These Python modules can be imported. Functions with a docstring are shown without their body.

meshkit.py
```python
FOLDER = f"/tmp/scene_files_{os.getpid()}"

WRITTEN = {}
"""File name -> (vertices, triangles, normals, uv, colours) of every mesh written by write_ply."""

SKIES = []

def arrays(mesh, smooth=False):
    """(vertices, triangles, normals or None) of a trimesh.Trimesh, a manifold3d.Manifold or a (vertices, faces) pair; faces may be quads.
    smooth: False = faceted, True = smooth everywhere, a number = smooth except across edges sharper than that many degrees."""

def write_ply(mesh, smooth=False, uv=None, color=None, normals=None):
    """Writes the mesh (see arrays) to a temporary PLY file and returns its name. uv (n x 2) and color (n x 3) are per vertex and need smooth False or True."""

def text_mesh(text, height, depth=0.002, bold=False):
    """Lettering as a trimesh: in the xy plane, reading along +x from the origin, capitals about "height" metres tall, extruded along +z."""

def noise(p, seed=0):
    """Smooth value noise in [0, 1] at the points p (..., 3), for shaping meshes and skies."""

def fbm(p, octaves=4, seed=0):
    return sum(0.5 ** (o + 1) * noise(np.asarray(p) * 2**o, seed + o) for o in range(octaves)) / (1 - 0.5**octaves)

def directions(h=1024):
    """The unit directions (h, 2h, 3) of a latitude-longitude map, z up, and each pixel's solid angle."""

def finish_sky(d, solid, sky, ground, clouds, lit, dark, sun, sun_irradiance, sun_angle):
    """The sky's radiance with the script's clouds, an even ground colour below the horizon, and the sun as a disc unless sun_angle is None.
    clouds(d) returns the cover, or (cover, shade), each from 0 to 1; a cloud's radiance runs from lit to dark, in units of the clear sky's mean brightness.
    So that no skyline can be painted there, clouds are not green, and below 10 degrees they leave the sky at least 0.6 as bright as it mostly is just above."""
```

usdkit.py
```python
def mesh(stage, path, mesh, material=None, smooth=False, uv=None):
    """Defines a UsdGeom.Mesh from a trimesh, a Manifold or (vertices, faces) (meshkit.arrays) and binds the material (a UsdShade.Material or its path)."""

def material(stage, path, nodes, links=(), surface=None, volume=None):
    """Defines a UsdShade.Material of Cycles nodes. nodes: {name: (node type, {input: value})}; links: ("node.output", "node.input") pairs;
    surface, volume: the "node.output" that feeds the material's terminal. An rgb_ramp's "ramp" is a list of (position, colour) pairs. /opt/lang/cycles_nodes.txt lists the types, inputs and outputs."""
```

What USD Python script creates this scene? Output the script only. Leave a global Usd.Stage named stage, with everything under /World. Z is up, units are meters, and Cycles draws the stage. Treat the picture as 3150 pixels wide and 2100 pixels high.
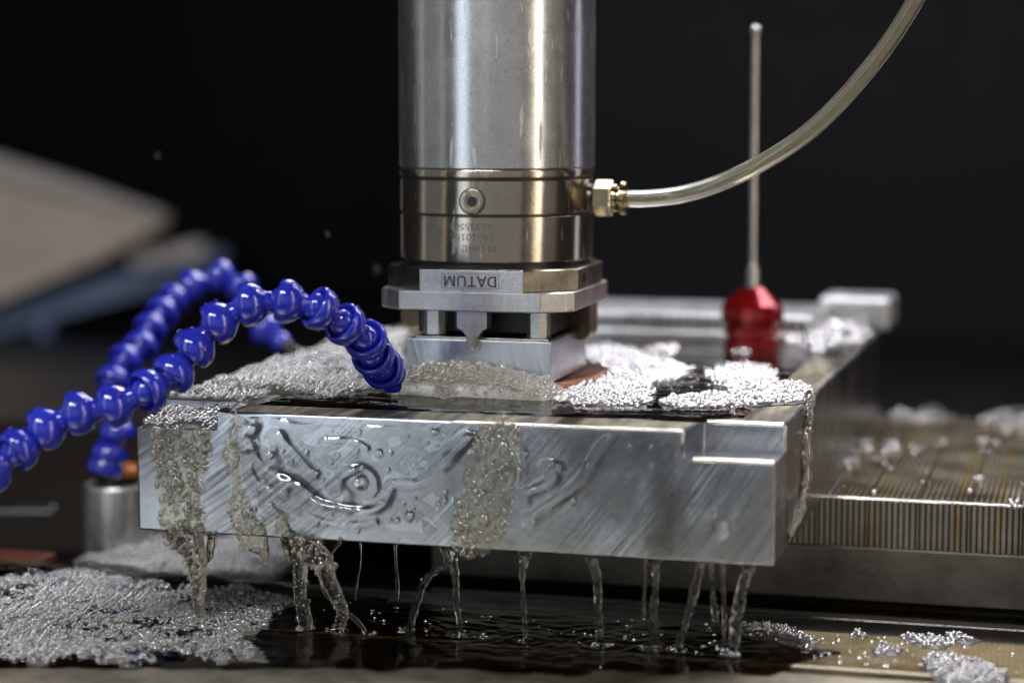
import math, random
import numpy as np, trimesh, usdkit, meshkit
import manifold3d as m3
from shapely.geometry import Polygon, Point, box as sbox
from shapely.ops import unary_union
from shapely import affinity, contains_xy
from pxr import Usd, UsdGeom, UsdLux, UsdShade, Gf, Sdf, Vt

stage = Usd.Stage.CreateInMemory()
UsdGeom.SetStageUpAxis(stage, 'Z'); UsdGeom.SetStageMetersPerUnit(stage, 1.0)
world = UsdGeom.Xform.Define(stage, '/World'); stage.SetDefaultPrim(world.GetPrim())
UsdGeom.Scope.Define(stage, '/World/Looks')
MM = 0.001
rng = np.random.default_rng(7); random.seed(7)

# ------------------------------------------------------------------ camera (millimetres; axes of the machine; z=0 is the workpiece top)
F = 6500.0; PHI = math.radians(15.5); PITCH = math.atan((1050 - 326) / F)
RT = np.array([math.cos(PHI), math.sin(PHI), 0]); FH = np.array([-math.sin(PHI), math.cos(PHI), 0])
FW = FH * math.cos(PITCH) - np.array([0, 0, math.sin(PITCH)]); UP = np.cross(RT, FW)
CAM = -765 * FH + 5 * RT + np.array([0, 0, 99.0])
cam = UsdGeom.Camera.Define(stage, '/World/camera')
M = np.eye(4); M[0, :3] = RT; M[1, :3] = UP; M[2, :3] = -FW; M[3, :3] = CAM * MM
cam.AddTransformOp().Set(Gf.Matrix4d(*M.ravel().tolist()))
cam.CreateHorizontalApertureAttr(36.0); cam.CreateVerticalApertureAttr(24.0)
cam.CreateFocalLengthAttr(F / 3150 * 36); cam.CreateFStopAttr(4.7); cam.CreateFocusDistanceAttr(0.703)
cam.CreateClippingRangeAttr(Gf.Vec2f(0.02, 50)); cam.CreateExposureAttr(0.18)

# ------------------------------------------------------------------ lamps of the machine and the workshop, plus added fill panels and highlight lamps
def lamp(name, pos, target, w, h, inten, color):
    l = UsdLux.RectLight.Define(stage, '/World/' + name)
    z = np.array(pos, float) - np.array(target, float); z /= np.linalg.norm(z)
    x = np.cross([0, 0, 1.0], z) if abs(z[2]) < .99 else np.array([1.0, 0, 0]); x /= np.linalg.norm(x); y = np.cross(z, x)
    T = np.eye(4); T[0, :3] = x; T[1, :3] = y; T[2, :3] = z; T[3, :3] = np.array(pos) * MM
    l.AddTransformOp().Set(Gf.Matrix4d(*T.ravel().tolist()))
    l.CreateWidthAttr(w * MM); l.CreateHeightAttr(h * MM); l.CreateIntensityAttr(inten); l.CreateColorAttr(Gf.Vec3f(*color))
    l.CreateNormalizeAttr(False)
    return l
lamp('lamp_window', (-420, -960, 260), (0, 0, 0), 250, 1000, 1.9, (.80, .89, 1.0))
lamp('lamp_warm', (640, -330, 260), (0, 0, 40), 120, 760, 2.2, (1.0, .83, .62))
lamp('lamp_warm_core', (575, -262, 300), (0, 0, 40), 16, 640, 15.0, (1.0, .93, .82))
lamp('lamp_overhead', (120, 470, 560), (20, -60, -20), 760, 420, 5.0, (.95, .93, 1.0))
lamp('lamp_overhead_strip', (140, 300, 640), (20, -60, -20), 420, 30, 45.0, (.94, .92, 1.0))
lamp('highlight_overhead_front', (-60, -600, 640), (0, -90, -10), 460, 60, 38.0, (.94, .95, 1.0))  # placed and angled for highlights on the water ridges
lamp('highlight_front_left', (-260, -620, 620), (0, -90, -10), 170, 120, 20.0, (.88, .93, 1.0))  # small lamp added for bright highlights on the wet block face
lamp('lamp_side', (620, 420, 200), (0, 0, 40), 90, 600, 1.3, (.90, .84, 1.0))
lamp('lamp_room', (500, -1900, 420), (0, 0, 20), 2400, 1500, 0.30, (.97, .98, 1.0))
lamp('fill_left', (-1350, -350, 300), (0, 0, 40), 1300, 1300, 0.2, (.86, .92, 1.0))  # added unseen fill panel, brightens the left of the spindle
lamp('fill_right', (1350, -520, 300), (0, 0, 40), 1100, 1300, 0.17, (1.0, .96, .90))  # added unseen fill panel for the right side
lamp('lamp_tube', (60, -900, 520), (0, 0, 60), 16, 900, 2.2, (1.0, .95, .66))
lamp('lamp_tube_left', (-700, -620, 300), (0, 0, 60), 26, 800, 1.4, (1.0, .92, .70))
lamp('lamp_tube_far_left', (-900, -160, 300), (0, 0, 60), 26, 800, 1.2, (1.0, .92, .70))

# ------------------------------------------------------------------ helpers
S = 3150 / 2352
def ray(X, Y): return FW * F + RT * (X * S - 1575) + UP * (1050 - Y * S)
def on_z(X, Y, z): d = ray(X, Y); return CAM + d * (z - CAM[2]) / d[2]
def on_y(X, Y, y): d = ray(X, Y); return CAM + d * (y - CAM[1]) / d[1]
def on_x(X, Y, x): d = ray(X, Y); return CAM + d * (x - CAM[0]) / d[0]
def at_d(X, Y, D): return CAM + ray(X, Y) * (D / F)
def on_cyl(X, Y, R, cx=-0.4, cy=0):
    d = ray(X, Y); o = CAM - np.array([cx, cy, 0]); a = d[0]**2 + d[1]**2; b = 2 * (o[0]*d[0] + o[1]*d[1]); c = o[0]**2 + o[1]**2 - R*R
    return CAM + d * ((-b - math.sqrt(max(b*b - 4*a*c, 0))) / (2*a))
used = {}
def numbered(path):
    n = used.get(path, 0); used[path] = n + 1
    return path if n == 0 else f'{path}_{n:03d}'
def thing(name, label, cat, group=None, kind=None):
    p = UsdGeom.Xform.Define(stage, numbered('/World/' + name)).GetPrim(); tag(p, label, cat, group, kind); return p
def tag(p, label=None, cat=None, group=None, kind=None):
    for k, v in (('label', label), ('category', cat), ('group', group), ('kind', kind)):
        if v: p.SetCustomDataByKey(k, v)
    return p
def obj(name, mesh, mat, parent=None, smooth=35, label=None):
    base = str(parent.GetPath()) if parent is not None else '/World'
    if isinstance(mesh, list):
        mesh = trimesh.util.concatenate([tm(x) for x in mesh])
    mesh = tm(mesh).copy(); mesh.vertices = mesh.vertices * MM
    p = usdkit.mesh(stage, numbered(base + '/' + name), mesh, MAT[mat], smooth=smooth).GetPrim()
    if label: p.SetCustomDataByKey('label', label)
    return p
def tm(x):
    if isinstance(x, trimesh.Trimesh): return x
    v, f, _ = meshkit.arrays(x); return trimesh.Trimesh(v, f, process=False)
ICO1 = trimesh.creation.icosphere(1); ICO2 = trimesh.creation.icosphere(2); ICO3 = trimesh.creation.icosphere(3)
def hull(pts): return trimesh.convex.convex_hull(np.asarray(pts, float))
def rbox(x0, x1, y0, y1, z0, z1, b=.5):
    c = [(x, y, z) for x in (x0 + b, x1 - b) for y in (y0 + b, y1 - b) for z in (z0 + b, z1 - b)]
    return hull(np.vstack([ICO1.vertices * b + np.array(p) for p in c]))
def prism(poly, z0, z1, b=.4):
    """A convex outline raised from z0 to z1 with chamfered rims."""
    P = Polygon(poly); q = np.array(P.exterior.coords)[:-1]; i = np.array(P.buffer(-b, join_style=2).exterior.coords)[:-1]
    return hull([(*p, z) for p in q for z in (z0 + b, z1 - b)] + [(*p, z) for p in i for z in (z0, z1)])
def lathe(profile, n=48, center=(0, 0, 0), axis=(0, 0, 1), phase=0):
    """profile: (radius, height) pairs; closed at both ends when the radius is 0."""
    pr = np.array(profile, float); a = np.arange(n) * 2 * np.pi / n + phase
    v = np.stack([pr[:, 0:1] * np.cos(a), pr[:, 0:1] * np.sin(a), np.repeat(pr[:, 1:2], n, 1)], -1).reshape(-1, 3)
    k = len(pr); i, j = np.meshgrid(np.arange(k - 1), np.arange(n), indexing='ij'); j2 = (j + 1) % n
    q = np.stack([i*n + j, i*n + j2, (i+1)*n + j2, (i+1)*n + j], -1).reshape(-1, 4)
    f = np.vstack([q[:, [0, 1, 2]], q[:, [0, 2, 3]]])
    m = trimesh.Trimesh(v, f, process=False)
    m.merge_vertices(); m.update_faces(m.nondegenerate_faces())
    T = trimesh.geometry.align_vectors([0, 0, 1], np.array(axis, float) / np.linalg.norm(axis)); m.apply_transform(T); m.apply_translation(center)
    return m
def frames(P):
    t = np.gradient(P, axis=0); t /= np.linalg.norm(t, axis=1, keepdims=True)
    ref = np.array([.3, 1, .1]); a = []
    for k in t:
        ref = ref - k * (ref @ k); ref /= np.linalg.norm(ref); a.append(ref.copy())
    a = np.array(a); return t, a, np.cross(t, a)
def tube(P, R, n=16, flat=1.0, closed=True):
    P = np.asarray(P, float); R = np.broadcast_to(R, (len(P),)); t, a, b = frames(P); g = np.arange(n) * 2 * np.pi / n
    v = P[:, None] + R[:, None, None] * (np.cos(g)[None, :, None] * a[:, None] * flat + np.sin(g)[None, :, None] * b[:, None])
    k = len(P); i, j = np.meshgrid(np.arange(k - 1), np.arange(n), indexing='ij'); j2 = (j + 1) % n
    q = np.stack([i*n + j, i*n + j2, (i+1)*n + j2, (i+1)*n + j], -1).reshape(-1, 4)
    f = np.vstack([q[:, [0, 1, 2]], q[:, [0, 2, 3]]]); v = v.reshape(-1, 3)
    if closed:
        v = np.vstack([v, P[0], P[-1]]); c0, c1 = len(v) - 2, len(v) - 1; r = np.arange(n); r2 = (r + 1) % n
        f = np.vstack([f, np.stack([r2, r, np.full(n, c0)], 1), np.stack([r + (k-1)*n, r2 + (k-1)*n, np.full(n, c1)], 1)])
    m = trimesh.Trimesh(v, f, process=False)
    if m.volume < 0: m.invert()
    return m
def spline(P, n):
    from scipy.interpolate import PchipInterpolator, CubicSpline
    P = np.asarray(P, float); s = np.r_[0, np.cumsum(np.linalg.norm(np.diff(P[:, :3], axis=0), axis=1) + 1e-6)]
    return (CubicSpline if len(P) > 3 else PchipInterpolator)(s, P)(np.linspace(0, s[-1], n))
def loft(ring, levels, cap=True):
    """ring: (n,2) outline; levels: (inset, z). Walls between the inset outlines and flat caps."""
    ring = np.asarray(ring, float); n = len(ring); area = Polygon(ring).exterior.is_ccw
    if not area: ring = ring[::-1]
    e = np.roll(ring, -1, 0) - ring; e /= np.linalg.norm(e, axis=1, keepdims=True); nr = np.stack([e[:, 1], -e[:, 0]], 1)
    m = nr + np.roll(nr, 1, 0); m /= np.maximum((m * np.roll(nr, 0, 0)).sum(1, keepdims=True), .3)
    v = np.vstack([np.c_[ring - m * d, np.full(n, z)] for d, z in levels]); k = len(levels)
    i, j = np.meshgrid(np.arange(k - 1), np.arange(n), indexing='ij'); j2 = (j + 1) % n
    q = np.stack([i*n + j, i*n + j2, (i+1)*n + j2, (i+1)*n + j], -1).reshape(-1, 4); f = [q[:, [0, 1, 2]], q[:, [0, 2, 3]]]
    if cap:
        top = np.array(m3.triangulate([ring - m * levels[-1][0]])); f.append(top + (k-1)*n)
        bot = np.array(m3.triangulate([ring - m * levels[0][0]])); f.append(bot[:, ::-1])
    return trimesh.Trimesh(v, np.vstack(f), process=False)
def round_levels(z0, z1, r, n=4):
    a = np.linspace(0, math.pi / 2, n + 1)
    return [(r - r * math.sin(t), z0 + r - r * math.cos(t)) for t in a] + [(r - r * math.cos(t), z1 - r + r * math.sin(t)) for t in a]
def fillet(poly, r):
    return np.array(Polygon(poly).buffer(-r, join_style=1).buffer(2*r, join_style=1, quad_segs=6).buffer(-r, join_style=1, quad_segs=6).simplify(.02).exterior.coords)[:-1]
def NZ(p): return meshkit.noise(p) * 2 - 1

# ------------------------------------------------------------------ materials
MAT = {}
def material(name, nodes, links, surface):
    MAT[name] = usdkit.material(stage, '/World/Looks/' + name, nodes, links, surface=surface)
def plain(name, color, rough, metal=0.0, bump=0.0, scale=900, grain=None, **kw):
    """One principled surface; fine noise on its roughness, tone and relief."""
    n = {'t': ('texture_coordinate', {}), 'n': ('noise_texture', {'scale': scale, 'detail': 4}),
         'n2': ('noise_texture', {'scale': 45.0, 'detail': 5, 'roughness': .65}),
         'c': ('rgb_ramp', {'ramp': [(.3, tuple(x * .78 for x in color)), (.7, tuple(min(1, x * 1.12) for x in color))]}),
         'r': ('map_range', {'clamp': True, 'from_min': .3, 'from_max': .7, 'to_min': rough * .75, 'to_max': min(1, rough * 1.3)}),
         'b': ('bump', {'strength': bump, 'distance': .0004}), 'p': ('principled_bsdf', {'metallic': metal, **kw})}
    l = [('t.object', 'n2.vector'), ('n2.fac', 'c.fac'), ('n2.fac', 'r.value'), ('c.color', 'p.base_color'), ('r.result', 'p.roughness')]
    if grain:
        n['m'] = ('mapping', {'scale': grain}); l += [('t.object', 'm.vector'), ('m.vector', 'n.vector')]
    else: l.append(('t.object', 'n.vector'))
    if bump: l += [('n.fac', 'b.height'), ('b.normal', 'p.normal')]
    material(name, n, l, 'p.BSDF')
def brushed(name, color, rough, bump, freq, speck=.0, soft=.45, grain=.5):
    """Turned metal: fine rings, grain, small dark specks and faint scratches."""
    n = {'t': ('texture_coordinate', {}), 'm': ('mapping', {'scale': (60, 60, freq)}), 'n': ('noise_texture', {'scale': 1.0, 'detail': 5, 'roughness': .7}),
         'g': ('noise_texture', {'scale': 2600.0, 'detail': 2}), 'w': ('noise_texture', {'scale': 55.0, 'detail': 6, 'roughness': .7}),
         'ms': ('mapping', {'scale': (420, 420, 60), 'rotation': (.25, .1, 0)}), 's': ('noise_texture', {'scale': 1.0, 'detail': 2}),
         'sr': ('map_range', {'clamp': True, 'from_min': .64, 'from_max': .72, 'to_min': 0, 'to_max': 1.4}),
         'v': ('voronoi_texture', {'scale': 330.0, 'randomness': 1.0}), 'vr': ('map_range', {'clamp': True, 'from_min': .06, 'from_max': .12, 'to_min': speck, 'to_max': 0}),
         'big': ('noise_texture', {'scale': 28.0, 'detail': 1}), 'bigr': ('map_range', {'clamp': True, 'from_min': .52, 'from_max': .6, 'to_min': 0, 'to_max': 1}),
         'sp': ('math', {'math_type': 'multiply'}),
         'c': ('rgb_ramp', {'ramp': [(.25, tuple(x * .72 for x in color)), (.75, color)]}),
         'cm': ('mix', {'type': 'mix', 'b': (.02, .018, .02)}) if False else ('mix_color', {'b': (.02, .018, .02)}),
         'r': ('map_range', {'clamp': True, 'from_min': .25, 'from_max': .75, 'to_min': rough * .7, 'to_max': rough * 1.4}), 'r2': ('math', {'math_type': 'add'}), 'sc': ('math', {'math_type': 'multiply', 'value2': .25}),
         'h': ('math', {'math_type': 'add'}), 'hg': ('math', {'math_type': 'multiply', 'value2': .8}), 'b': ('bump', {'strength': bump, 'distance': .0002}), 'p': ('principled_bsdf', {'metallic': 1.0}), 'p2': ('principled_bsdf', {'metallic': 1.0, 'roughness': .5}), 'mx': ('mix_closure', {'fac': soft}),
         'gr': ('map_range', {'clamp': True, 'from_min': .35, 'from_max': .65, 'to_min': 1 - grain, 'to_max': 1.0}), 'gm': ('vector_math', {'math_type': 'scale'})}
    l = [('t.object', 'm.vector'), ('m.vector', 'n.vector'), ('t.object', 'g.vector'), ('t.object', 'w.vector'), ('t.object', 'ms.vector'), ('ms.vector', 's.vector'), ('s.fac', 'sr.value'),
         ('t.object', 'v.vector'), ('v.distance', 'vr.value'), ('t.object', 'big.vector'), ('big.fac', 'bigr.value'), ('vr.result', 'sp.value1'), ('bigr.result', 'sp.value2'),
         ('w.fac', 'c.fac'), ('c.color', 'cm.a'), ('sp.value', 'cm.fac'), ('cm.result', 'gm.vector1'), ('g.fac', 'gr.value'), ('gr.result', 'gm.scale'), ('gm.vector', 'p.base_color'), ('gm.vector', 'p2.base_color'), ('b.normal', 'p2.normal'), ('p.BSDF', 'mx.closure1'), ('p2.BSDF', 'mx.closure2'), ('w.fac', 'r.value'), ('sr.result', 'sc.value1'), ('r.result', 'r2.value1'), ('sc.value', 'r2.value2'), ('r2.value', 'p.roughness'),
         ('g.fac', 'hg.value1'), ('n.fac', 'h.value1'), ('hg.value', 'h.value2'), ('h.value', 'b.height'), ('b.normal', 'p.normal')]
    material(name, n, l, 'mx.closure')
def milled(name, color, rough, center, bump=.5, freq=1500.0, sweep=6.0, low=.6):
    """Face-milled metal: arc-shaped tool marks round a far centre (metres)."""
    n = {'t': ('texture_coordinate', {}), 'o': ('vector_math', {'math_type': 'subtract', 'vector2': center}), 'sep': ('separate_xyz', {}),
         'xx': ('math', {'math_type': 'multiply'}), 'zz': ('math', {'math_type': 'multiply'}), 'a': ('math', {'math_type': 'add'}), 'd': ('math', {'math_type': 'sqrt'}),
         'ang': ('math', {'math_type': 'arctan2'}), 'df': ('math', {'math_type': 'multiply', 'value2': freq}), 'af': ('math', {'math_type': 'multiply', 'value2': sweep}),
         'cv': ('combine_xyz', {}), 'n': ('noise_texture', {'scale': 1.0, 'detail': 4, 'roughness': .62}), 'df2': ('math', {'math_type': 'multiply', 'value2': freq * .33}), 'cv2': ('combine_xyz', {}),
         'n2': ('noise_texture', {'scale': 1.0, 'detail': 3}), 'mixn': ('math', {'math_type': 'add'}), 'w': ('noise_texture', {'scale': 30.0, 'detail': 4}),
         'c': ('rgb_ramp', {'ramp': [(.3, tuple(x * low for x in color)), (.66, color)]}), 'r': ('map_range', {'clamp': True, 'from_min': .3, 'from_max': .7, 'to_min': rough * .7, 'to_max': rough * 1.4}),
         'b': ('bump', {'strength': bump, 'distance': .00025}), 'p': ('principled_bsdf', {'metallic': 1.0}),
         'pn': ('noise_texture', {'scale': 17.0, 'detail': 2, 'distortion': .8}), 'pm': ('map_range', {'clamp': True, 'from_min': .40, 'from_max': .60, 'to_min': .12, 'to_max': 1.0}), 'hm': ('math', {'math_type': 'multiply'}), 'cmx': ('mix_color', {'a': tuple(x * .82 for x in color)})}
    l = [('t.object', 'o.vector1'), ('o.vector', 'sep.vector'), ('sep.x', 'xx.value1'), ('sep.x', 'xx.value2'), ('sep.z', 'zz.value1'), ('sep.z', 'zz.value2'), ('xx.value', 'a.value1'), ('zz.value', 'a.value2'), ('a.value', 'd.value1'),
         ('sep.z', 'ang.value1'), ('sep.x', 'ang.value2'), ('d.value', 'df.value1'), ('ang.value', 'af.value1'), ('df.value', 'cv.x'), ('af.value', 'cv.y'), ('cv.vector', 'n.vector'),
         ('d.value', 'df2.value1'), ('df2.value', 'cv2.x'), ('af.value', 'cv2.y'), ('cv2.vector', 'n2.vector'), ('n.fac', 'mixn.value1'), ('n2.fac', 'mixn.value2'),
         ('t.object', 'pn.vector'), ('pn.fac', 'pm.value'), ('mixn.value', 'hm.value1'), ('pm.result', 'hm.value2'), ('hm.value', 'b.height'), ('b.normal', 'p.normal'), ('n2.fac', 'c.fac'), ('pm.result', 'cmx.fac'), ('c.color', 'cmx.b'), ('cmx.result', 'p.base_color'), ('t.object', 'w.vector'), ('w.fac', 'r.value'), ('r.result', 'p.roughness')]
    material(name, n, l, 'p.BSDF')

brushed('turned_steel', (.74, .74, .74), .17, .07, 5200, .9, .3, .3)
brushed('turned_steel_polished', (.53, .47, .39), .11, .06, 4200, .6, .15, .25)
brushed('flange_steel', (.72, .71, .68), .26, .25, 900, .5, .3, .22)
plain('ground_steel_warm', (.50, .44, .36), .12, 1.0, .03, 1500)
plain('ground_dark_reflection', (.27, .245, .215), .27, 1.0, .06, 700)  # ground steel with the dark reflection put into its colour
plain('flange_dark', (.40, .35, .28), .27, 1.0, .12, 900)
plain('bronze_dark', (.13, .10, .06), .28, 1.0, .05, 900)
plain('dark_steel', (.16, .15, .14), .22, 1.0, .2, 1200)
plain('groove_black', (.012, .011, .012), .35)
plain('engraving_ink', (.035, .03, .04), .5)
plain('worn_engraving', (.09, .085, .08), .5, 0)
plain('wet_edge', (.80, .78, .76), .10, 1.0, .12, 300)
plain('wet_black', (.010, .008, .006), .8, 0, .4, 200, specular_ior_level=.04)
plain('brass', (.46, .35, .17), .16, 1.0, .1, 1600)
plain('nickel_brass', (.42, .36, .24), .15, 1.0, .1, 1600)
milled('milled_aluminium', (.66, .68, .71), .30, (-.5, 0, -.13), .8, 1900, 9)
milled('milled_block', (.56, .58, .61), .23, (-.24, 0, .22), .55, 2300, 12, .34)
plain('block_steel', (.42, .40, .36), .22, 1.0, .25, 900)
n = {'t': ('texture_coordinate', {}), 'm': ('mapping', {'scale': (95, 12, 60), 'rotation': (0, 0, .12)}), 'n': ('noise_texture', {'scale': 1.0, 'detail': 3, 'roughness': .55}), 'm2': ('mapping', {'scale': (1400, 90, 500)}), 'n2': ('noise_texture', {'scale': 1.0, 'detail': 3}),
     'c': ('rgb_ramp', {'ramp': [(.38, (.07, .062, .045)), (.47, (.30, .27, .19)), (.55, (.58, .53, .38)), (.62, (.22, .20, .14)), (.72, (.5, .46, .34))]}), 'b': ('bump', {'strength': .3, 'distance': .0002}), 'p': ('principled_bsdf', {'metallic': 1.0, 'roughness': .34})}
material('block_top', n, [('t.object', 'm.vector'), ('m.vector', 'n.vector'), ('t.object', 'm2.vector'), ('m2.vector', 'n2.vector'), ('n.fac', 'c.fac'), ('c.color', 'p.base_color'), ('n2.fac', 'b.height'), ('b.normal', 'p.normal')], 'p.BSDF')
plain('copper', (.42, .18, .09), .22, 1.0, .2, 900)
plain('blue_plastic', (.022, .030, .40), .13, 0, .05, 700, coat_weight=.6, coat_roughness=.03, subsurface_weight=.15, subsurface_radius=(.2, .3, 1.0), subsurface_scale=.002)
plain('red_anodised', (.34, .007, .009), .16, .55, .1, 900, coat_weight=.6)
plain('orange_plastic', (.55, .16, .02), .3)
plain('rust_red', (.10, .028, .014), .4)
plain('black_rubber', (.006, .006, .007), .3)
plain('grey_plastic', (.13, .12, .115), .45)
plain('wall_paint', (.012, .0125, .015), .5, 0, 0, specular_ior_level=.1)
plain('lit_wall_tone', (.019, .0195, .023), .5, 0, 0, specular_ior_level=.1)  # lighter than wall_paint: the faint glow is put into the colour
plain('beige_sheet', (.50, .425, .335), .6, .0)
plain('grey_sheet', (.44, .40, .37), .5, .0)
plain('blue_steel', (.13, .18, .30), .5, .2)
plain('cabinet_black', (.004, .004, .005), .6, specular_ior_level=.1)
plain('chuck_steel', (.42, .39, .32), .40, 1.0, .25, 900)
plain('chuck_brass', (.45, .36, .21), .40, 1.0, .2, 900)
plain('chuck_base', (.20, .18, .15), .38, .8, .5, 300)
plain('white_rail', (.62, .62, .62), .28, .6, .1, 600)
plain('table_metal', (.47, .42, .31), .33, 1.0, .25, 500, grain=(60, 900, 60))
plain('polished_rod', (.60, .57, .55), .16, 1.0, .05, 900)
plain('foam_white', (.20, .195, .18), .35, 0, .0, 1500)
plain('foam_mound', (.26, .25, .22), .3, 0, .35, 1100)
plain('foam_soft', (.13, .125, .112), .35, 0, .0, 1500)
plain('foam_under', (.06, .058, .052), .3, 0, .0, 1500)
def water(name, tint, rough=.02, bump=0.0, scale=(500, 500, 500), detail=3, dist=.0006):
    n = {'t': ('texture_coordinate', {}), 'm': ('mapping', {'scale': scale}), 'n': ('noise_texture', {'scale': 1.0, 'detail': detail}), 'b': ('bump', {'strength': bump, 'distance': dist}),
         'p': ('principled_bsdf', {'base_color': tint, 'transmission_weight': 1.0, 'ior': 1.33, 'roughness': rough})}
    material(name, n, [('t.object', 'm.vector'), ('m.vector', 'n.vector'), ('n.fac', 'b.height'), ('b.normal', 'p.normal')], 'p.BSDF')
water('water', (.97, .96, .93))
water('water_frothy', (.95, .89, .74), .04, .8, (700, 700, 260), 3, .0008)
def film(name, tint, bump, scale, ior=1.36):
    """Thin liquid sheet: see-through, mirror-like at low angles."""
    n = {'t': ('texture_coordinate', {}), 'm': ('mapping', {'scale': scale}), 'n': ('noise_texture', {'scale': 1.0, 'detail': 3, 'distortion': .6}), 'b': ('bump', {'strength': bump, 'distance': .001}),
         'f': ('fresnel', {'IOR': ior}), 'tr': ('transparent_bsdf', {'color': tint}), 'g': ('glossy_bsdf', {'color': (1, 1, 1), 'roughness': .03}), 'x': ('mix_closure', {})}
    material(name, n, [('t.object', 'm.vector'), ('m.vector', 'n.vector'), ('n.fac', 'b.height'), ('b.normal', 'g.normal'), ('b.normal', 'f.normal'), ('f.fac', 'x.fac'), ('tr.BSDF', 'x.closure1'), ('g.BSDF', 'x.closure2')], 'x.closure')
film('clear_film', (.98, .98, .97), .08, (160, 160, 160), 1.6)
film('rivulet_water', (.97, .94, .87), .08, (160, 160, 160), 1.42)
film('still_film', (.90, .88, .82), .0, (160, 160, 160), 1.33)
film('froth_film', (.96, .93, .84), .5, (300, 300, 120), 1.45)
film('film_top', (.22, .19, .14), .3, (70, 160, 70))  # dark tint stands in for the dark background mirrored in the coolant
film('film_pool', (.22, .17, .10), .4, (70, 150, 70))
film('film_table', (.80, .76, .66), .35, (60, 120, 60))
def bubble(name, tint, fac0, fac1, milk=.3, body=.6, shine=.8):
    """Soap film: see-through in the middle, mirror-like and a little milky towards the rim."""
    n = {'lw': ('layer_weight', {'blend': .5}), 'r': ('map_range', {'clamp': True, 'from_min': 0, 'from_max': 1, 'to_min': fac0, 'to_max': fac1}), 'tr': ('transparent_bsdf', {'color': tint}),
         'g': ('glossy_bsdf', {'color': (shine, shine, shine), 'roughness': .05}), 'd': ('diffuse_bsdf', {'color': (body, body, body * .98)}), 'y': ('mix_closure', {'fac': milk}), 'x': ('mix_closure', {})}
    material(name, n, [('lw.facing', 'r.value'), ('r.result', 'x.fac'), ('g.BSDF', 'y.closure1'), ('d.BSDF', 'y.closure2'), ('tr.BSDF', 'x.closure1'), ('y.closure', 'x.closure2')], 'x.closure')
bubble('bubble', (.95, .94, .92), .50, .92, .10, .6, .75)
bubble('bubble_soft', (.95, .94, .91), .40, .86, .34, .52, .75)
bubble('bubble_clear', (.97, .95, .90), .13, .62, .10, .55, .95)
bubble('bubble_bright', (.95, .95, .95), .62, .95, .06, .8, .95)
n = {'p': ('principled_bsdf', {'base_color': (.97, .96, .86), 'transmission_weight': 1.0, 'ior': 1.42, 'roughness': .05}), 'd': ('principled_bsdf', {'base_color': (.58, .56, .44), 'roughness': .3, 'subsurface_weight': .3, 'subsurface_scale': .002}), 'x': ('mix_closure', {'fac': .07})}
material('clear_vinyl', n, [('p.BSDF', 'x.closure1'), ('d.BSDF', 'x.closure2')], 'x.closure')

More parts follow.
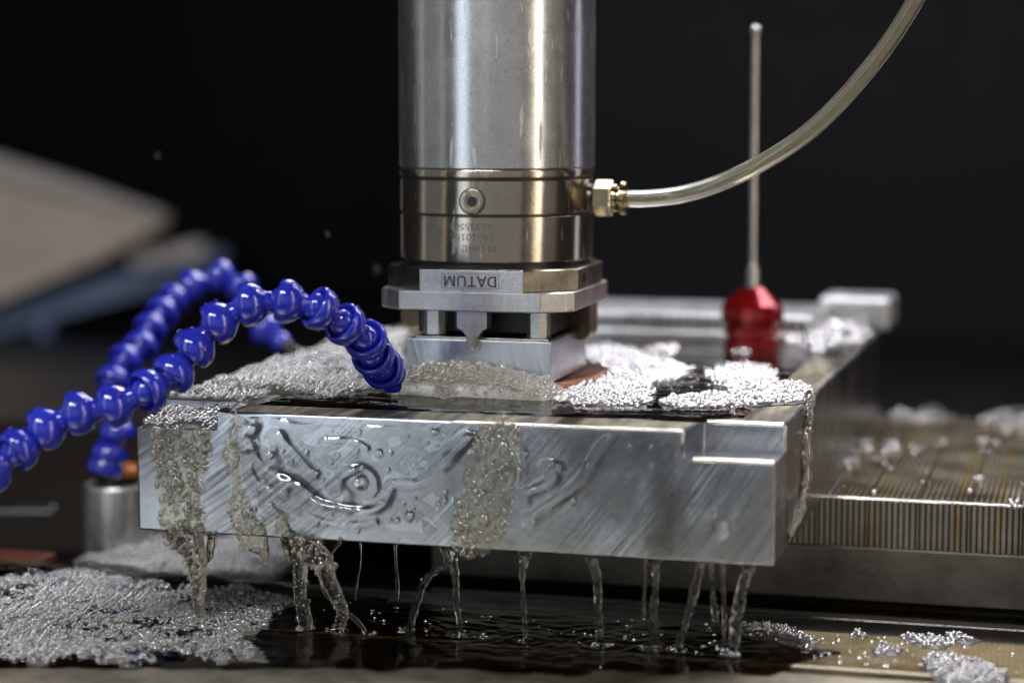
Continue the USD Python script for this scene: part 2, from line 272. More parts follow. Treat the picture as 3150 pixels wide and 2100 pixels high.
# ------------------------------------------------------------------ the setting
TZ, TB = -71.0, -78.5   # table front plate, chuck seat
def structure(name, mesh, mat, label=None, smooth=35):
    return tag(obj(name, mesh, mat, None, smooth), label, None, None, 'structure')
structure('back_wall', rbox(-1900, 1900, 1500, 1520, -300, 1500, 2), 'wall_paint', 'near black machine wall far behind the spindle')
structure('lit_wall_panel', rbox(-330, 1500, 1100, 1130, -300, 1200, 4), 'lit_wall_tone', 'lighter back wall panel added for the faint glow behind the right half')  # extra panel before the wall, carries its faint glow as colour
structure('side_wall', rbox(-1500, -1480, -200, 1500, -300, 1500, 2), 'wall_paint', 'dark machine wall left of the cabinet')
structure('tank_floor', rbox(-1480, 1900, -400, 1500, -110, -100, 2), 'groove_black', 'dark tank floor under the machine table')
tb = thing('machine_table', 'wet brass coloured slotted machine table under the coolant pool', 'machine table', kind='structure')
obj('table_plate', rbox(-420, 420, -103.5, -59, -95, TZ, .8), 'table_metal', tb)
obj('table_plate', rbox(-420, 420, -260, -112, -95, TZ, .8), 'table_metal', tb)
obj('table_plate', rbox(-420, 420, 21.5, 330, -95, TB - .4, .8), 'wet_black', tb, label='dark rear table plate')
obj('slot_floor', rbox(-420, 420, -113, 22, -100, TB - 3, .5), 'dark_steel', tb)
obj('rail', rbox(-420, 420, -40, -30, -100, TB + 1.0, .8), 'dark_steel', tb)
obj('rail', rbox(-420, 420, -10, -2, -100, TB, .8), 'dark_steel', tb)

# ------------------------------------------------------------------ spindle
AX = -0.4
sp = thing('machine_spindle', 'upright cylindrical brushed steel spindle of a spark erosion machine', 'spindle')
zA, zB, zC, zD = 77.0, 74.0, 61.0, 44.0
obj('upper_sleeve', lathe([(0, zA), (34.5, zA), (35.2, zA + .6), (35.3, 160), (35.3, 420), (0, 420)], 160, (AX, 0, 0)), 'turned_steel', sp)
obj('seal_band', lathe([(0, 74.2), (34.7, 74.2), (35.15, 74.6), (35.15, 76.5), (34.8, 77), (0, 77)], 160, (AX, 0, 0)), 'turned_steel_polished', sp)
obj('groove', lathe([(0, 73.2), (34.3, 73.2), (34.3, 74.4), (0, 74.4)], 128, (AX, 0, 0)), 'groove_black', sp)
obj('collar_ring', lathe([(0, 61.5), (34.6, 61.5), (34.9, 61.8), (34.9, 73.0), (34.6, 73.3), (0, 73.3)], 160, (AX, 0, 0)), 'turned_steel_polished', sp)
obj('groove', lathe([(0, 60.6), (34.3, 60.6), (34.3, 61.6), (0, 61.6)], 128, (AX, 0, 0)), 'groove_black', sp)
obj('lower_ring', lathe([(0, 44.6), (34.3, 44.6), (34.8, 45.1), (34.8, 60.5), (34.5, 60.8), (0, 60.8)], 160, (AX, 0, 0)), 'turned_steel_polished', sp)
obj('groove', lathe([(0, 42.6), (33.2, 42.6), (33.2, 44.7), (0, 44.7)], 128, (AX, 0, 0)), 'groove_black', sp)
# screw in the collar
c = on_cyl(1084, 463, 35.35); nrm = np.array([c[0] - AX, c[1], 0]); nrm /= np.linalg.norm(nrm)
def on_axis(profile, n=40, off=0.0): return lathe(profile, n, c + nrm * off, nrm)
sc = obj('screw', on_axis([(2.25, -.5), (2.25, .12), (2.5, .22), (4.05, .22), (4.3, .05), (4.3, -.5)], 48), 'flange_dark', sp)
obj('rim', on_axis([(4.3, .10), (4.62, .10), (4.62, -.5), (4.3, -.5)], 48), 'groove_black', sc)
obj('bore', on_axis([(0, -.45), (1.55, -.45), (1.55, .1), (1.75, .34), (2.1, .34), (2.25, .1)], 40), 'nickel_brass', sc)
obj('bore_hole', on_axis([(0, .12), (1.5, .12), (1.5, -.2), (0, -.2)][::-1], 24), 'groove_black', sc)
tz = np.array([0, 0, 1.0]); tx = np.cross(tz, nrm)
for s in (-1, 1):
    d = tz * math.cos(.45) * s - tx * math.sin(.45) * s; w = np.cross(nrm, d)
    obj('slot', hull([c + d * a + w * b + nrm * e for a in (2.4, 4.1) for b in (-.62, .62) for e in (.0, .3)]), 'brass', sc)
# engraved lines on the lower ring (upside down)
def wrap_text(text, X0, X1, Yc, hmm, R):
    m = meshkit.text_mesh(text, hmm, .06); b = m.bounds; v = m.vertices.copy()
    v[:, :2] -= (b[0, :2] + b[1, :2]) / 2
    P0, P1 = on_cyl(X0, Yc, R), on_cyl(X1, Yc, R); a0, a1 = math.atan2(P0[1], P0[0] - AX), math.atan2(P1[1], P1[0] - AX)
    wid = (a1 - a0); u = -v[:, 0] / (b[1, 0] - b[0, 0]); ang = (a0 + a1) / 2 + u * wid
    zc = (P0[2] + P1[2]) / 2; r = R + .005 + v[:, 2] - v[:, 2].min()
    return trimesh.Trimesh(np.c_[AX + r * np.cos(ang), r * np.sin(ang), zc - v[:, 1]], m.faces, process=False)
en = []
for t, X0, X1, Y in (('NO.21550 1', 1030, 1136, 521), ('3A-1010 2', 1031, 1134, 545), ('N DNE', 1062, 1138, 572)):
    en.append(wrap_text(t, X0, X1, Y, 2.1, 34.8))
obj('engraving', en, 'worn_engraving', sp, smooth=False)
# hose fitting
FZ = 66.4
fi = obj('hose_fitting', lathe([(0, 33), (5.2, 33), (5.2, 35.8), (4.6, 36.2), (0, 36.2)], 32, (AX, 0, FZ), (1, 0, 0)), 'dark_steel', sp)
def hexprism(x0, x1, R, ch=.5):
    pts = []
    for x, rr in ((x0, R - ch), (x0 + ch, R), (x1 - ch, R), (x1, R - ch)):
        pts += [(x, rr * math.cos(a), FZ + rr * math.sin(a)) for a in (np.arange(6) * math.pi / 3 + math.radians(27))]
    return hull(pts)
obj('hex_nut', hexprism(36.0, 42.6, 6.5), 'nickel_brass', fi)
obj('neck', lathe([(0, 42.4), (5.0, 42.4), (5.0, 44.2), (4.5, 44.5), (4.1, 44.6), (4.1, 45.6), (0, 45.6)], 40, (0, 0, FZ), (1, 0, 0)), 'nickel_brass', fi)
obj('release_collar', lathe([(3.1, 45.5), (5.6, 45.5), (6.0, 45.9), (6.0, 47.2), (5.7, 47.5), (3.2, 47.5), (3.1, 47.0)], 48, (0, 0, FZ), (1, 0, 0)), 'brass', fi)
bd = []
for k in range(26):
    a = rng.uniform(0, 2 * np.pi); bd.append(trimesh.Trimesh(ICO2.vertices * rng.uniform(.25, .6) + np.array([rng.uniform(34.6, 36.2), 5.1 * math.cos(a), FZ + 5.1 * math.sin(a)]), ICO2.faces, process=False))
obj('water_beads', bd, 'water', fi, True)
# clear hose
P = []
for (X, Y, D) in ((1425, 455, 755), (1470, 456, 753), (1530, 452, 749), (1600, 438, 744), (1680, 409, 739), (1760, 368, 734), (1840, 316, 729), (1920, 244, 724), (1990, 165, 719), (2050, 85, 714), (2100, 5, 709), (2150, -90, 704)):
    P.append(at_d(X, Y, D))
P[0] = np.array([44.5, 0, FZ]); P[1] = np.array([50.5, -.1, FZ - .1])
P = spline(P, 90)
oh = tube(P, 2.95, 28, closed=False); ih = tube(P, 1.95, 28, closed=False); ih.invert() if ih.volume > 0 else None
tag(obj('air_hose', [oh, ih], 'clear_vinyl', None, True), 'clear yellowish plastic hose curving up from the brass fitting on the spindle', 'hose')

# ------------------------------------------------------------------ electrode holder with the DATUM flange
ho = thing('electrode_holder', 'steel chamfered holder plate marked DATUM under the spindle', 'tool holder')
def chamfered(w0, w1, d0, d1, c): return [(w0 + c, d0), (w1 - c, d0), (w1, d0 + c), (w1, d1 - c), (w1 - c, d1), (w0 + c, d1), (w0, d1 - c), (w0, d0 + c)]
obj('lower_flange', prism(chamfered(-34.4, 35.8, -40, 31, 10.2), 28.4, 35.3, .45), 'flange_steel', ho)
up = [(-17.0, -40), (20.2, -40), (20.2, -37.2), (36.4, -23), (36.4, 14), (19, 31.6), (-18, 31.6), (-35, 14), (-35, -23), (-17.0, -37.2)]
up2 = Polygon([(-17.0, -39.98), (20.2, -39.98), (35.7, -24.3), (35.7, 13), (19, 30.6), (-18, 30.6), (-34.3, 13), (-34.3, -23)])
obj('upper_flange', prism(list(up2.exterior.coords)[:-1], 35.2, 42.9, .4), 'flange_dark', ho)
obj('datum_face', [rbox(-16.9, 20.1, -40.12, -39.0, 35.0, 42.7, .1), rbox(-24.6, 26.2, -40.10, -39.3, 28.8, 35.05, .1)], 'flange_steel', ho)
# lettering and its frame, upside down
A, B = on_y(1014.5, 629, -40.12), on_y(1145.5, 665, -40.12)
cx, cz, wd, hg = (A[0] + B[0]) / 2, (A[2] + B[2]) / 2 + .1, B[0] - A[0], A[2] - B[2]
def face_text(t, cx, cz, w, h, y):
    m = meshkit.text_mesh(t, h, .05, bold=True); b = m.bounds; v = m.vertices.copy(); v[:, :2] -= (b[0, :2] + b[1, :2]) / 2
    v[:, 0] *= w / (b[1, 0] - b[0, 0]); v[:, 1] *= h / (b[1, 1] - b[0, 1])
    return trimesh.Trimesh(np.c_[cx - v[:, 0], y - (v[:, 2] - v[:, 2].min()), cz - v[:, 1]], m.faces, process=False)
obj('lettering', face_text('DATUM', cx, cz, wd * .92, hg * .78, -40.115), 'engraving_ink', ho, False)
q = .16
obj('lettering_frame', [rbox(cx - wd/2, cx + wd/2, -40.16, -40.1, cz + s * hg/2 - q/2, cz + s * hg/2 + q/2, .02) for s in (-1, 1)] + [rbox(cx + s * wd/2 - q/2, cx + s * wd/2 + q/2, -40.16, -40.1, cz - hg/2 + .1, cz + hg/2 - .1, .02) for s in (-1, 1)], 'engraving_ink', ho, False)
obj('side_hole', lathe([(0, 35.4), (1.6, 35.6), (1.9, 35.95), (0, 35.95)], 24, (0, -15, 39), (1, 0, 0)), 'groove_black', ho)
obj('oil_pool', lathe([(36.6, 42.95), (39.2, 42.95), (39.0, 43.2), (36.6, 43.7)], 96, (AX + .3, -1.0, 0)) if False else loft(np.array(up2.buffer(-.6).exterior.coords)[:-1], [(0, 42.85), (.1, 43.05), (.5, 43.2)]), 'water', ho, 40)
# feet and pull stud below the flange
def foot(X0, X1, Yb, y, dep, round_b=0.0):
    a, b = on_y(X0, 735, y), on_y(X1, 735, y); zb = on_y((X0 + X1) / 2, Yb, y)[2]
    return a[0], b[0], y, dep, zb
x0, x1, y, d, zb = foot(1050, 1118, 757, -38.5, 7)
tab = [(x0, 28.6), (x0, zb + .6), (x0 + 1.6, zb - .2), (x0 + 3.4, zb - 2.2), (x0 + 4.0, zb - 5.2), (x0 + 5.6, zb - 6.4), (x1 - 4.2, zb - 6.2), (x1 - 3.2, zb - 2.4), (x1 - 1.4, zb - .1), (x1, zb + .6), (x1, 28.6)]
tabm = trimesh.creation.extrude_polygon(Polygon(tab), 6.5); tv = tabm.vertices.copy(); tabm.vertices = np.c_[tv[:, 0], -38.6 + tv[:, 2], tv[:, 1]]; tabm.invert()
obj('foot', tabm, 'flange_steel', ho, 25)
def post(X0, X1, y, zb, dep, mat='flange_steel'):
    a, b = on_y(X0, 740, y), on_y(X1, 740, y)
    obj('foot', prism([(a[0] + 2, y), (b[0] - 2, y), (b[0], y + 2), (b[0], y + dep), (a[0], y + dep), (a[0], y + 2)], zb, 28.6, .4), mat, ho)
post(969, 1019, -34, 19.2, 9); post(1206, 1252, -34, 18.8, 8); post(1160, 1196, -18, 18.9, 10, 'ground_steel_warm')
for X0, X1, y, zb in ((921, 972, -24, 21.0), (1309, 1355, -2, 15.5)):
    a, b = on_y(X0, 740, y), on_y(X1, 740, y); w = b[0] - a[0]; cxx = (a[0] + b[0]) / 2
    pl = Polygon([(-w/2, 12)] + [(-w/2 * math.cos(t), -w * .42 * math.sin(t)) for t in np.linspace(0, math.pi, 14)] + [(w/2, 12)])
    m = trimesh.creation.extrude_polygon(pl, 12); v = m.vertices.copy(); zc = zb + w * .42
    m.vertices = np.c_[cxx + v[:, 0], y + v[:, 2], np.where(v[:, 1] > 11, 28.6, zc + v[:, 1])]; m.invert()
    obj('foot', m, 'bronze_dark', ho, 30)
obj('gap_shade_block', rbox(-22, 27, -27, 22, 19.4, 28.6, 1.0), 'groove_black', ho)  # black block added to keep the gap between the feet dark
obj('pull_stud', lathe([(0, 19), (7.5, 19), (7.5, 21), (6, 22), (6, 28.6), (0, 28.6)], 40, (2, -8, 0)), 'ground_steel_warm', ho)

# ------------------------------------------------------------------ electrode
el = thing('electrode', 'square aluminium electrode block with copper tip sitting in foam', 'electrode')
EX0, EX1, EY0, EY1 = on_y(933, 780, -38)[0], on_y(1267, 785, -38)[0], -38.0, 13.0
obj('body', rbox(EX0, EX1, EY0, EY1, 4.4, 18.4, .35), 'milled_aluminium', el)
obj('top_plate', rbox(EX0 + 2.5, EX1 - 1.5, EY0 + 2.0, EY1 - 1, 18.3, 19.1, .3), 'dark_steel', el)
obj('copper_tip', prism([(EX0 + 1, -32), (31, -32), (37.5, -6), (37.5, 16), (31, 31), (EX0 + 1, 31)], .6, 3.6, .3), 'copper', el)

# ------------------------------------------------------------------ workpiece
BX0, BX1, BY0, BY1, BZ = -95.5, 117.0, -103.0, 215.0, -41.0
wp = thing('workpiece_block', 'large milled steel block running with coolant on the chuck', 'metal block')
low = fillet([(BX0, BY0), (BX1, BY0), (BX1, BY1), (BX0, BY1)], 1.2)
def solid(m): return m3.Manifold(m3.Mesh(np.asarray(m.vertices, np.float32), np.asarray(m.faces, np.uint32)))
NL, NR = -6.6, -8.6
cutl = loft(fillet([(BX0 - 20, BY0 - 20), (-66, BY0 - 20), (-66, -82), (BX0 - 20, -82)], 1.5), [(0, NL), (0, 10)])
cutr = loft(fillet([(88.5, BY0 - 20), (BX1 + 20, BY0 - 20), (BX1 + 20, -82), (91, -82), (88.5, BY0)], 1.0), [(0, NR), (0, 10)])
obj('body', solid(loft(low, round_levels(BZ, 0, .9))) - solid(cutl) - solid(cutr), 'milled_block', wp, 30)
def edge(pts, r, label=None): obj('rounded_edge', tube(np.array(pts, float), r, 14), 'wet_edge', wp, True, label)
q = .35
edge([(91.5, BY0 + q, NR - q), (104, BY0 + q, NR - q), (116.3, BY0 + q, NR - q)], .8); edge([(92, -82 + q, -q), (104, -82 + q, -q), (116.2, -82 + q, -q)], .8)
edge([(88.5 - q, BY0 + q, -.4), (88.5 - q, BY0 + q, -4), (88.7 - q, BY0 + q, NR)], .75); edge([(91 - q, -82 + q, -.5), (91 - q, -82 + q, NR + .3)], .7); edge([(BX1 - q, -82 + q, -.5), (BX1 - q, -82 + q, NR + .2)], .75)
obj('reflection_side', rbox(BX1 - .2, BX1 + .06, -80.5, BY1 - 1, BZ + 1, -1.2, .03), 'ground_dark_reflection', wp, label='smooth ground right side, dark reflection put into its colour')  # thin overlay, darkened in colour for the dark surroundings it mirrors
edge([(x, BY0 + q, -q) for x in np.linspace(14, 88, 20)], .62)
upp = fillet([(-66, BY0), (88.5, BY0), (91, -81.5), (BX1, -81.5), (BX1, BY1), (BX0, BY1), (BX0, -81.5), (-66.5, -81.5)], 1.0)
ring = np.array(Polygon(upp).buffer(-1.25, join_style=2).exterior.coords)[:-1]
obj('top_face', loft(ring, [(0, -.3), (0, .03)]), 'block_top', wp, 40)
rl = thing('rear_rail', 'pale metal rail across the back of the block, reflected stripes shaped as dark bars', 'rail')
obj('rail', rbox(-70, 96, 146, 205, 0.0, 11.5, 2.0), 'white_rail', rl)
obj('rail_end', rbox(90, 122, 203, 238, 0.0, 14.5, 2.5), 'white_rail', rl)
obj('lower_step', rbox(-68, 92, 137, 146.5, 0, 4.6, 1.2), 'white_rail', rl)
for k in range(40):
    x = -66 + k * 4.0
    obj('reflected_bar', rbox(x, x + 1.7, 144.6, 146.6, 5.2, 9.6, .2), 'dark_steel', rl)  # dark bars stand in for stripes reflected in the wet rail

# ------------------------------------------------------------------ magnetic chuck
ch = thing('magnetic_chuck', 'laminated magnetic chuck with brass and steel strips beside the block', 'magnetic chuck')
CX0, CX1, CY0, CY1 = -30.0, 300.0, 19.0, 230.0
obj('core', rbox(CX0, CX1, CY0 + .7, CY1, -59, -41.9, .2), 'groove_black', ch)
obj('base', rbox(CX0 - 2, CX1, CY0 + .2, CY1 + 4, TB, -58.8, .8), 'chuck_base', ch)
k = 0; x = 60.0
strips = []
while x < CX1 - 3:
    w = 1.35 if k % 9 else .7
    obj('strip', rbox(x, x + w, CY0 - rng.uniform(0, .12), CY1, -58.7, -41.02 - rng.uniform(0, .05), .22), 'chuck_brass' if k % 9 == 0 or k % 7 == 3 else 'chuck_steel', ch, 50)
    x += w + .72; k += 1
for x_a, x_b in ((112, 188), (192, 194), (196, 214), (216, 296)):
    obj('wet_edge', tube(np.array([(x_, CY0 + .45, -41.35 + .08 * math.sin(x_)) for x_ in np.linspace(x_a, x_b, 30)]), .55, 12), 'wet_edge', ch, True)
obj('strip_pack', rbox(CX0, 59.3, CY0, CY1, -58.7, -41.05, .3), 'chuck_steel', ch)

# ------------------------------------------------------------------ red tool
rd = thing('probe_stand', 'red anodised knob carrying a tall thin steel rod with ball tip', 'probe stand')
rc = on_z(1717, 806, 0.0); rc[1] += 11; rcx, rcy = rc[0], rc[1]
obj('knob', lathe([(0, 0), (11.2, 0), (11.6, .6), (11.6, 3.6), (10.4, 4.4), (10.4, 5.6), (11.9, 6.4), (11.9, 8.4), (10.5, 9.2), (10.5, 10.4), (12.4, 11.2), (12.9, 12.4), (12.9, 16.6), (12.0, 18.2), (4.6, 25.2), (0, 25.8)], 18, (rcx, rcy, 0)), 'red_anodised', rd, 15)
tip = at_d(1735, 72, (np.array([rcx, rcy, 80]) - CAM) @ FW)
rax = np.array([rcx, rcy, 25.0]); ax = tip - rax; L = np.linalg.norm(ax)
obj('collar', lathe([(0, 0), (2.9, 0), (2.9, 7.5), (2.3, 9.2), (0, 9.2)], 24, rax, ax), 'polished_rod', rd)
obj('rod', lathe([(0, 8), (1.55, 8), (1.55, L - 2), (0, L - 2)], 24, rax, ax), 'polished_rod', rd)
obj('ball_tip', trimesh.Trimesh(ICO3.vertices * 2.3 + tip, ICO3.faces, process=False), 'polished_rod', rd, True)

# ------------------------------------------------------------------ jointed coolant hoses
def segment(Lg):
    a = np.linspace(math.radians(135), math.radians(40), 8)
    pr = [(0, 2.4), (3.2, 2.2), (4.75, .6), (5.1, -.6), (5.5, -1.35), (6.0, -1.5), (6.42, -1.15), (6.68, -.1), (6.75, 1.1), (6.55, 2.4), (6.0, 3.7), (5.15, 4.95), (4.25, 5.9), (3.65, 6.5), (3.4, 7.0), (3.35, max(Lg - 3.6, 7.2))]
    pr = [(r_ * 1.06, t_) for r_, t_ in pr]
    pr += [(4.55 * math.sin(t), Lg + 4.55 * math.cos(t)) for t in a] + [(2.4, Lg + 3.3), (2.0, Lg + 2.2), (0, Lg + 2.2)]
    return pr
def jointed(name, label, pts, D0, signs, pitch=10.7):
    t = thing(name, label, 'coolant hose'); J = []; D = D0
    for k, (X, Y) in enumerate(pts):
        if k:
            for _ in range(6):
                lat = np.linalg.norm((at_d(X, Y, D) - J[-1]) - FW * ((at_d(X, Y, D) - J[-1]) @ FW))
                D = Dp + signs[min(k, len(signs) - 1)] * math.sqrt(max(pitch**2 - lat**2, 0))
        J.append(at_d(X, Y, D)); Dp = D
    for a, b in zip(J[:-1], J[1:]):
        Lg = max(np.linalg.norm(b - a), 9.6)
        obj('segment', lathe(segment(Lg), 40, a, b - a), 'blue_plastic', t, 50)
    return t, J
A_pts = [(-60, 1120), (-28, 1088), (35, 1037), (95, 988), (170, 950), (253, 934), (333, 899), (393, 864), (440, 806), (493, 745), (565, 700), (650, 690), (728, 705), (788, 742), (838, 777), (855, 815), (878, 845), (902, 858)]
tA, JA = jointed('jointed_hose', 'front blue jointed plastic hose arching from lower left to the electrode', A_pts, 645, [1])
d = JA[-1] - JA[-2]; d /= np.linalg.norm(d)
obj('nozzle', lathe([(0, 2.0), (3.4, 2.0), (3.2, 3.6), (2.6, 4.4), (1.6, 4.4), (0, 4.2)], 32, JA[-1] - np.array([0, 0, 1.5]), np.array([-.1, .1, -1])), 'blue_plastic', tA)
wb = []
for a_, b_ in zip(JA[:-1], JA[1:]):
    ax_ = (b_ - a_) / np.linalg.norm(b_ - a_); e1 = np.cross(ax_, [0, 0, 1.0]); e1 /= np.linalg.norm(e1); e2 = np.cross(e1, ax_)
    for _ in range(7):
        t_ = rng.uniform(-.5, 6.5); g_ = rng.uniform(0, 2 * np.pi); R_ = 1.06 * np.interp(t_, [-.6, 1.1, 2.4, 3.7, 4.95, 5.9, 6.5], [6.55, 6.75, 6.55, 6.0, 5.15, 4.25, 3.65]); r_ = rng.uniform(.35, .95)
        wb.append(trimesh.Trimesh(ICO2.vertices * r_ + a_ + ax_ * t_ + (R_ - .1) * (math.cos(g_) * e1 + math.sin(g_) * e2), ICO2.faces, process=False))
obj('water_beads', wb, 'water', tA, True).SetCustomDataByKey('kind', 'stuff')
B_pts = [(240, 1078), (249, 1048), (270, 998), (268, 935), (258, 878), (284, 830), (322, 800), (343, 758), (370, 722), (396, 692), (436, 660), (500, 632), (552, 655), (583, 702), (607, 754), (645, 786)]
tB, JB = jointed('jointed_hose', 'rear blue jointed plastic hose rising from the steel magnet base, out of focus', B_pts, 835, [0, 0, 0, .3, .3, 1, 1, 1, 1, 1, 1, -1, -1, -1, -1, -1])
d = JB[-1] - JB[-2]; d /= np.linalg.norm(d)
obj('nozzle', lathe([(0, 2.5), (3.2, 2.5), (3.2, 5), (2.2, 9), (1.5, 9), (0, 8)], 32, JB[-1], d), 'black_rubber', tB)

# magnet base below the rear hose
pk = on_z(238, 1280, TB); pk[1] += 14
mb = thing('magnet_base', 'round grey steel magnet base with orange ring, left of the block', 'magnet base')
obj('body', lathe([(0, TB), (14.0, TB), (14.0, TB + 26), (13.0, TB + 27.5), (0, TB + 27.5)], 64, (pk[0], pk[1], 0)), 'flange_steel', mb)
obj('cap', lathe([(0, TB + 27.4), (8.8, TB + 27.4), (8.8, TB + 31), (0, TB + 31)], 48, (pk[0], pk[1], 0)), 'black_rubber', mb)
obj('ring', lathe([(0, TB + 31), (7.4, TB + 31), (7.6, TB + 33.5), (6.5, TB + 35), (0, TB + 35)], 48, (pk[0] + 1, pk[1], 0)), 'orange_plastic', mb)
# blurred pieces left of it
pipe = thing('black_pipe', 'black rubber pipes lying at the far left behind the foam', 'pipe')
for (X0, Y0, X1, Y1, r, D) in ((-150, 1175, 130, 1180, 4.4, 930), (-150, 1218, 140, 1222, 4.4, 925)):
    obj('pipe', tube(spline([at_d(X0, Y0, D), at_d((X0 + X1)/2, (Y0 + Y1)/2 + 2, D), at_d(X1, Y1, D)], 20), r, 20), 'black_rubber', pipe, True)
tag(obj('rust_plate', rbox(*(lambda a, b: (a[0], b[0], a[1], a[1] + 16, TB, TB + 5))(on_z(-150, 1300, TB), on_z(120, 1300, TB)), 1), 'rust_red'), 'rusty red steel strip lying left of the magnet base', 'steel strip')

# ------------------------------------------------------------------ blurred machine parts at the far left
D0 = 1250
def slab(pts, D, depth=30, tilt=0):
    """Solid plate whose outline faces the room: outline points at one distance, with real thickness behind."""
    f = [at_d(X, Y, D + tilt * (Y - 500)) for X, Y in pts]; return hull(f + [p + FH * depth for p in f])
gp = thing('guard_panel', 'beige sloping sheet metal guard at the far left, strongly blurred', 'machine guard')
obj('sheet', slab([(-250, 330), (0, 372), (190, 430), (370, 492), (385, 505), (370, 520), (220, 600), (0, 690), (-250, 760)], 1800, 25), 'beige_sheet', gp)
obj('edge_strip', slab([(-250, 318), (0, 360), (190, 420), (365, 484), (378, 498), (365, 500), (190, 440), (0, 384), (-250, 345)], 1792, 6), 'grey_sheet', gp)
obj('lower_flange', slab([(300, 590), (450, 553), (468, 560), (472, 578), (455, 592), (300, 615)], 1820, 25), 'grey_sheet', gp)
cb = thing('side_cabinet', 'black cabinet with blue grey steel rim and post at left', 'machine cabinet')
obj('rim', slab([(-250, 800), (-250, 745), (0, 715), (250, 650), (440, 600), (505, 572), (520, 590), (440, 640), (250, 690), (0, 768)], 1850, 30), 'blue_steel', cb)
obj('panel', slab([(-250, 790), (0, 765), (250, 692), (440, 640), (520, 600), (520, 1060), (-250, 1060)], 1930, 200), 'cabinet_black', cb)
obj('post', slab([(84, 740), (112, 735), (112, 1010), (84, 1010)], 1840, 14), 'blue_steel', cb)

# ------------------------------------------------------------------ water and foam
def poly_z(pts, z): return Polygon([on_z(X, Y, z)[:2] for X, Y in pts]).buffer(0)
def grid_sheet(poly, z, cell, height, edge=1.2, thick=.4):
    """A sheet over the outline: height(x, y, d) above z, d the distance to the rim; it closes down to z at the rim."""
    x0, y0, x1, y1 = poly.bounds; xs = np.arange(x0, x1 + cell, cell); ys = np.arange(y0, y1 + cell, cell)
    X, Y = np.meshgrid(xs, ys, indexing='ij'); ins = contains_xy(poly, X, Y)
    from scipy.ndimage import distance_transform_edt
    d = distance_transform_edt(np.pad(ins, 1))[1:-1, 1:-1] * cell
    Z = np.where(ins, z + height(X, Y, d), z)
    idx = np.arange(X.size).reshape(X.shape); q = np.stack([idx[:-1, :-1], idx[1:, :-1], idx[1:, 1:], idx[:-1, 1:]], -1).reshape(-1, 4)
    keep = ins.ravel()[q].any(1); q = q[keep]; f = np.vstack([q[:, [0, 1, 2]], q[:, [0, 2, 3]]])
    m = trimesh.Trimesh(np.stack([X, Y, Z], -1).reshape(-1, 3), f, process=False); m.remove_unreferenced_vertices(); return m
def ripple(X, Y, s, a):
    return a * (NZ(np.stack([X * s, Y * s * 1.6, X * 0 + .3], -1).reshape(-1, 3)).reshape(X.shape))
BUB = {}
def ragged(poly, amp=2.2, s=.16):
    def one(g):
        p = np.array(g.exterior.segmentize(1.0).coords); w = np.stack([NZ(np.c_[p * s, p[:, 0] * 0 + 4]) + .5 * NZ(np.c_[p * s * 3, p[:, 0] * 0 + 1]), NZ(np.c_[p * s + 5, p[:, 0] * 0]) + .5 * NZ(np.c_[p * s * 3 + 7, p[:, 0] * 0])], -1)
        return Polygon(p + amp * w).buffer(0)
    return unary_union([one(g) for g in getattr(poly, 'geoms', [poly])])
def lattice(poly, pitch):
    """Close-packed spots with jitter inside an outline."""
    x0, y0, x1, y1 = poly.bounds; h = pitch * .866
    I, J = np.meshgrid(np.arange(int((x1 - x0) / pitch) + 2), np.arange(int((y1 - y0) / h) + 2), indexing='ij')
    p = np.stack([x0 + (I + .5 * (J % 2)) * pitch, y0 + J * h], -1).reshape(-1, 2); p = p + rng.uniform(-.42, .42, p.shape) * pitch
    w = .5 * pitch * np.stack([NZ(np.c_[p * .13, p[:, 0] * 0 + 2]), NZ(np.c_[p * .13 + 9, p[:, 0] * 0])], -1); p = p + w
    return p[contains_xy(poly, p[:, 0], p[:, 1])]
def bubbles(parent, poly, z, height, pitch, big=0, bigr=(1.5, 2.4), mat='bubble', keep=1.0, vary=.5, lift=.6, fade=3.0):
    """Soap bubbles packed side by side on a foam sheet: one PointInstancer."""
    pts = lattice(poly, pitch)
    import shapely
    d = shapely.distance(poly.boundary, shapely.points(pts)); ok = rng.random(len(pts)) < keep * np.clip(.25 + d / fade, 0, 1); ok[:6] = True; pts, d = pts[ok], d[ok]
    n = len(pts); r = pitch * .56 * (1 - vary * rng.random(n) ** 1.5)
    if big: k = rng.choice(n, min(big, n), False); r[k] = rng.uniform(*bigr, len(k))
    return instancer(parent, np.c_[pts, z + height(pts[:, 0], pts[:, 1], d) + r * .12 + lift * pitch * rng.random(n) ** 2], r, mat)
def instancer(parent, pos, r, mat='bubble', stretch=None):
    path = numbered(str(parent.GetPath()) + '/bubbles'); pi = UsdGeom.PointInstancer.Define(stage, path)
    v = trimesh.Trimesh(ICO2.vertices * MM, ICO2.faces, process=False)
    pr = usdkit.mesh(stage, path + '/bubble', v, MAT[mat], smooth=True)
    pi.CreatePrototypesRel().AddTarget(pr.GetPath())
    n = len(pos); pi.CreateProtoIndicesAttr(Vt.IntArray.FromNumpy(np.zeros(n, np.int32)))
    pi.CreatePositionsAttr(Vt.Vec3fArray.FromNumpy((pos * MM).astype(np.float32)))
    s = np.repeat(r[:, None], 3, 1) * (np.array(stretch) if stretch is not None else np.array([1, 1, .85]))
    pi.CreateScalesAttr(Vt.Vec3fArray.FromNumpy(s.astype(np.float32)))
    pi.GetPrim().SetCustomDataByKey('kind', 'stuff'); return pi
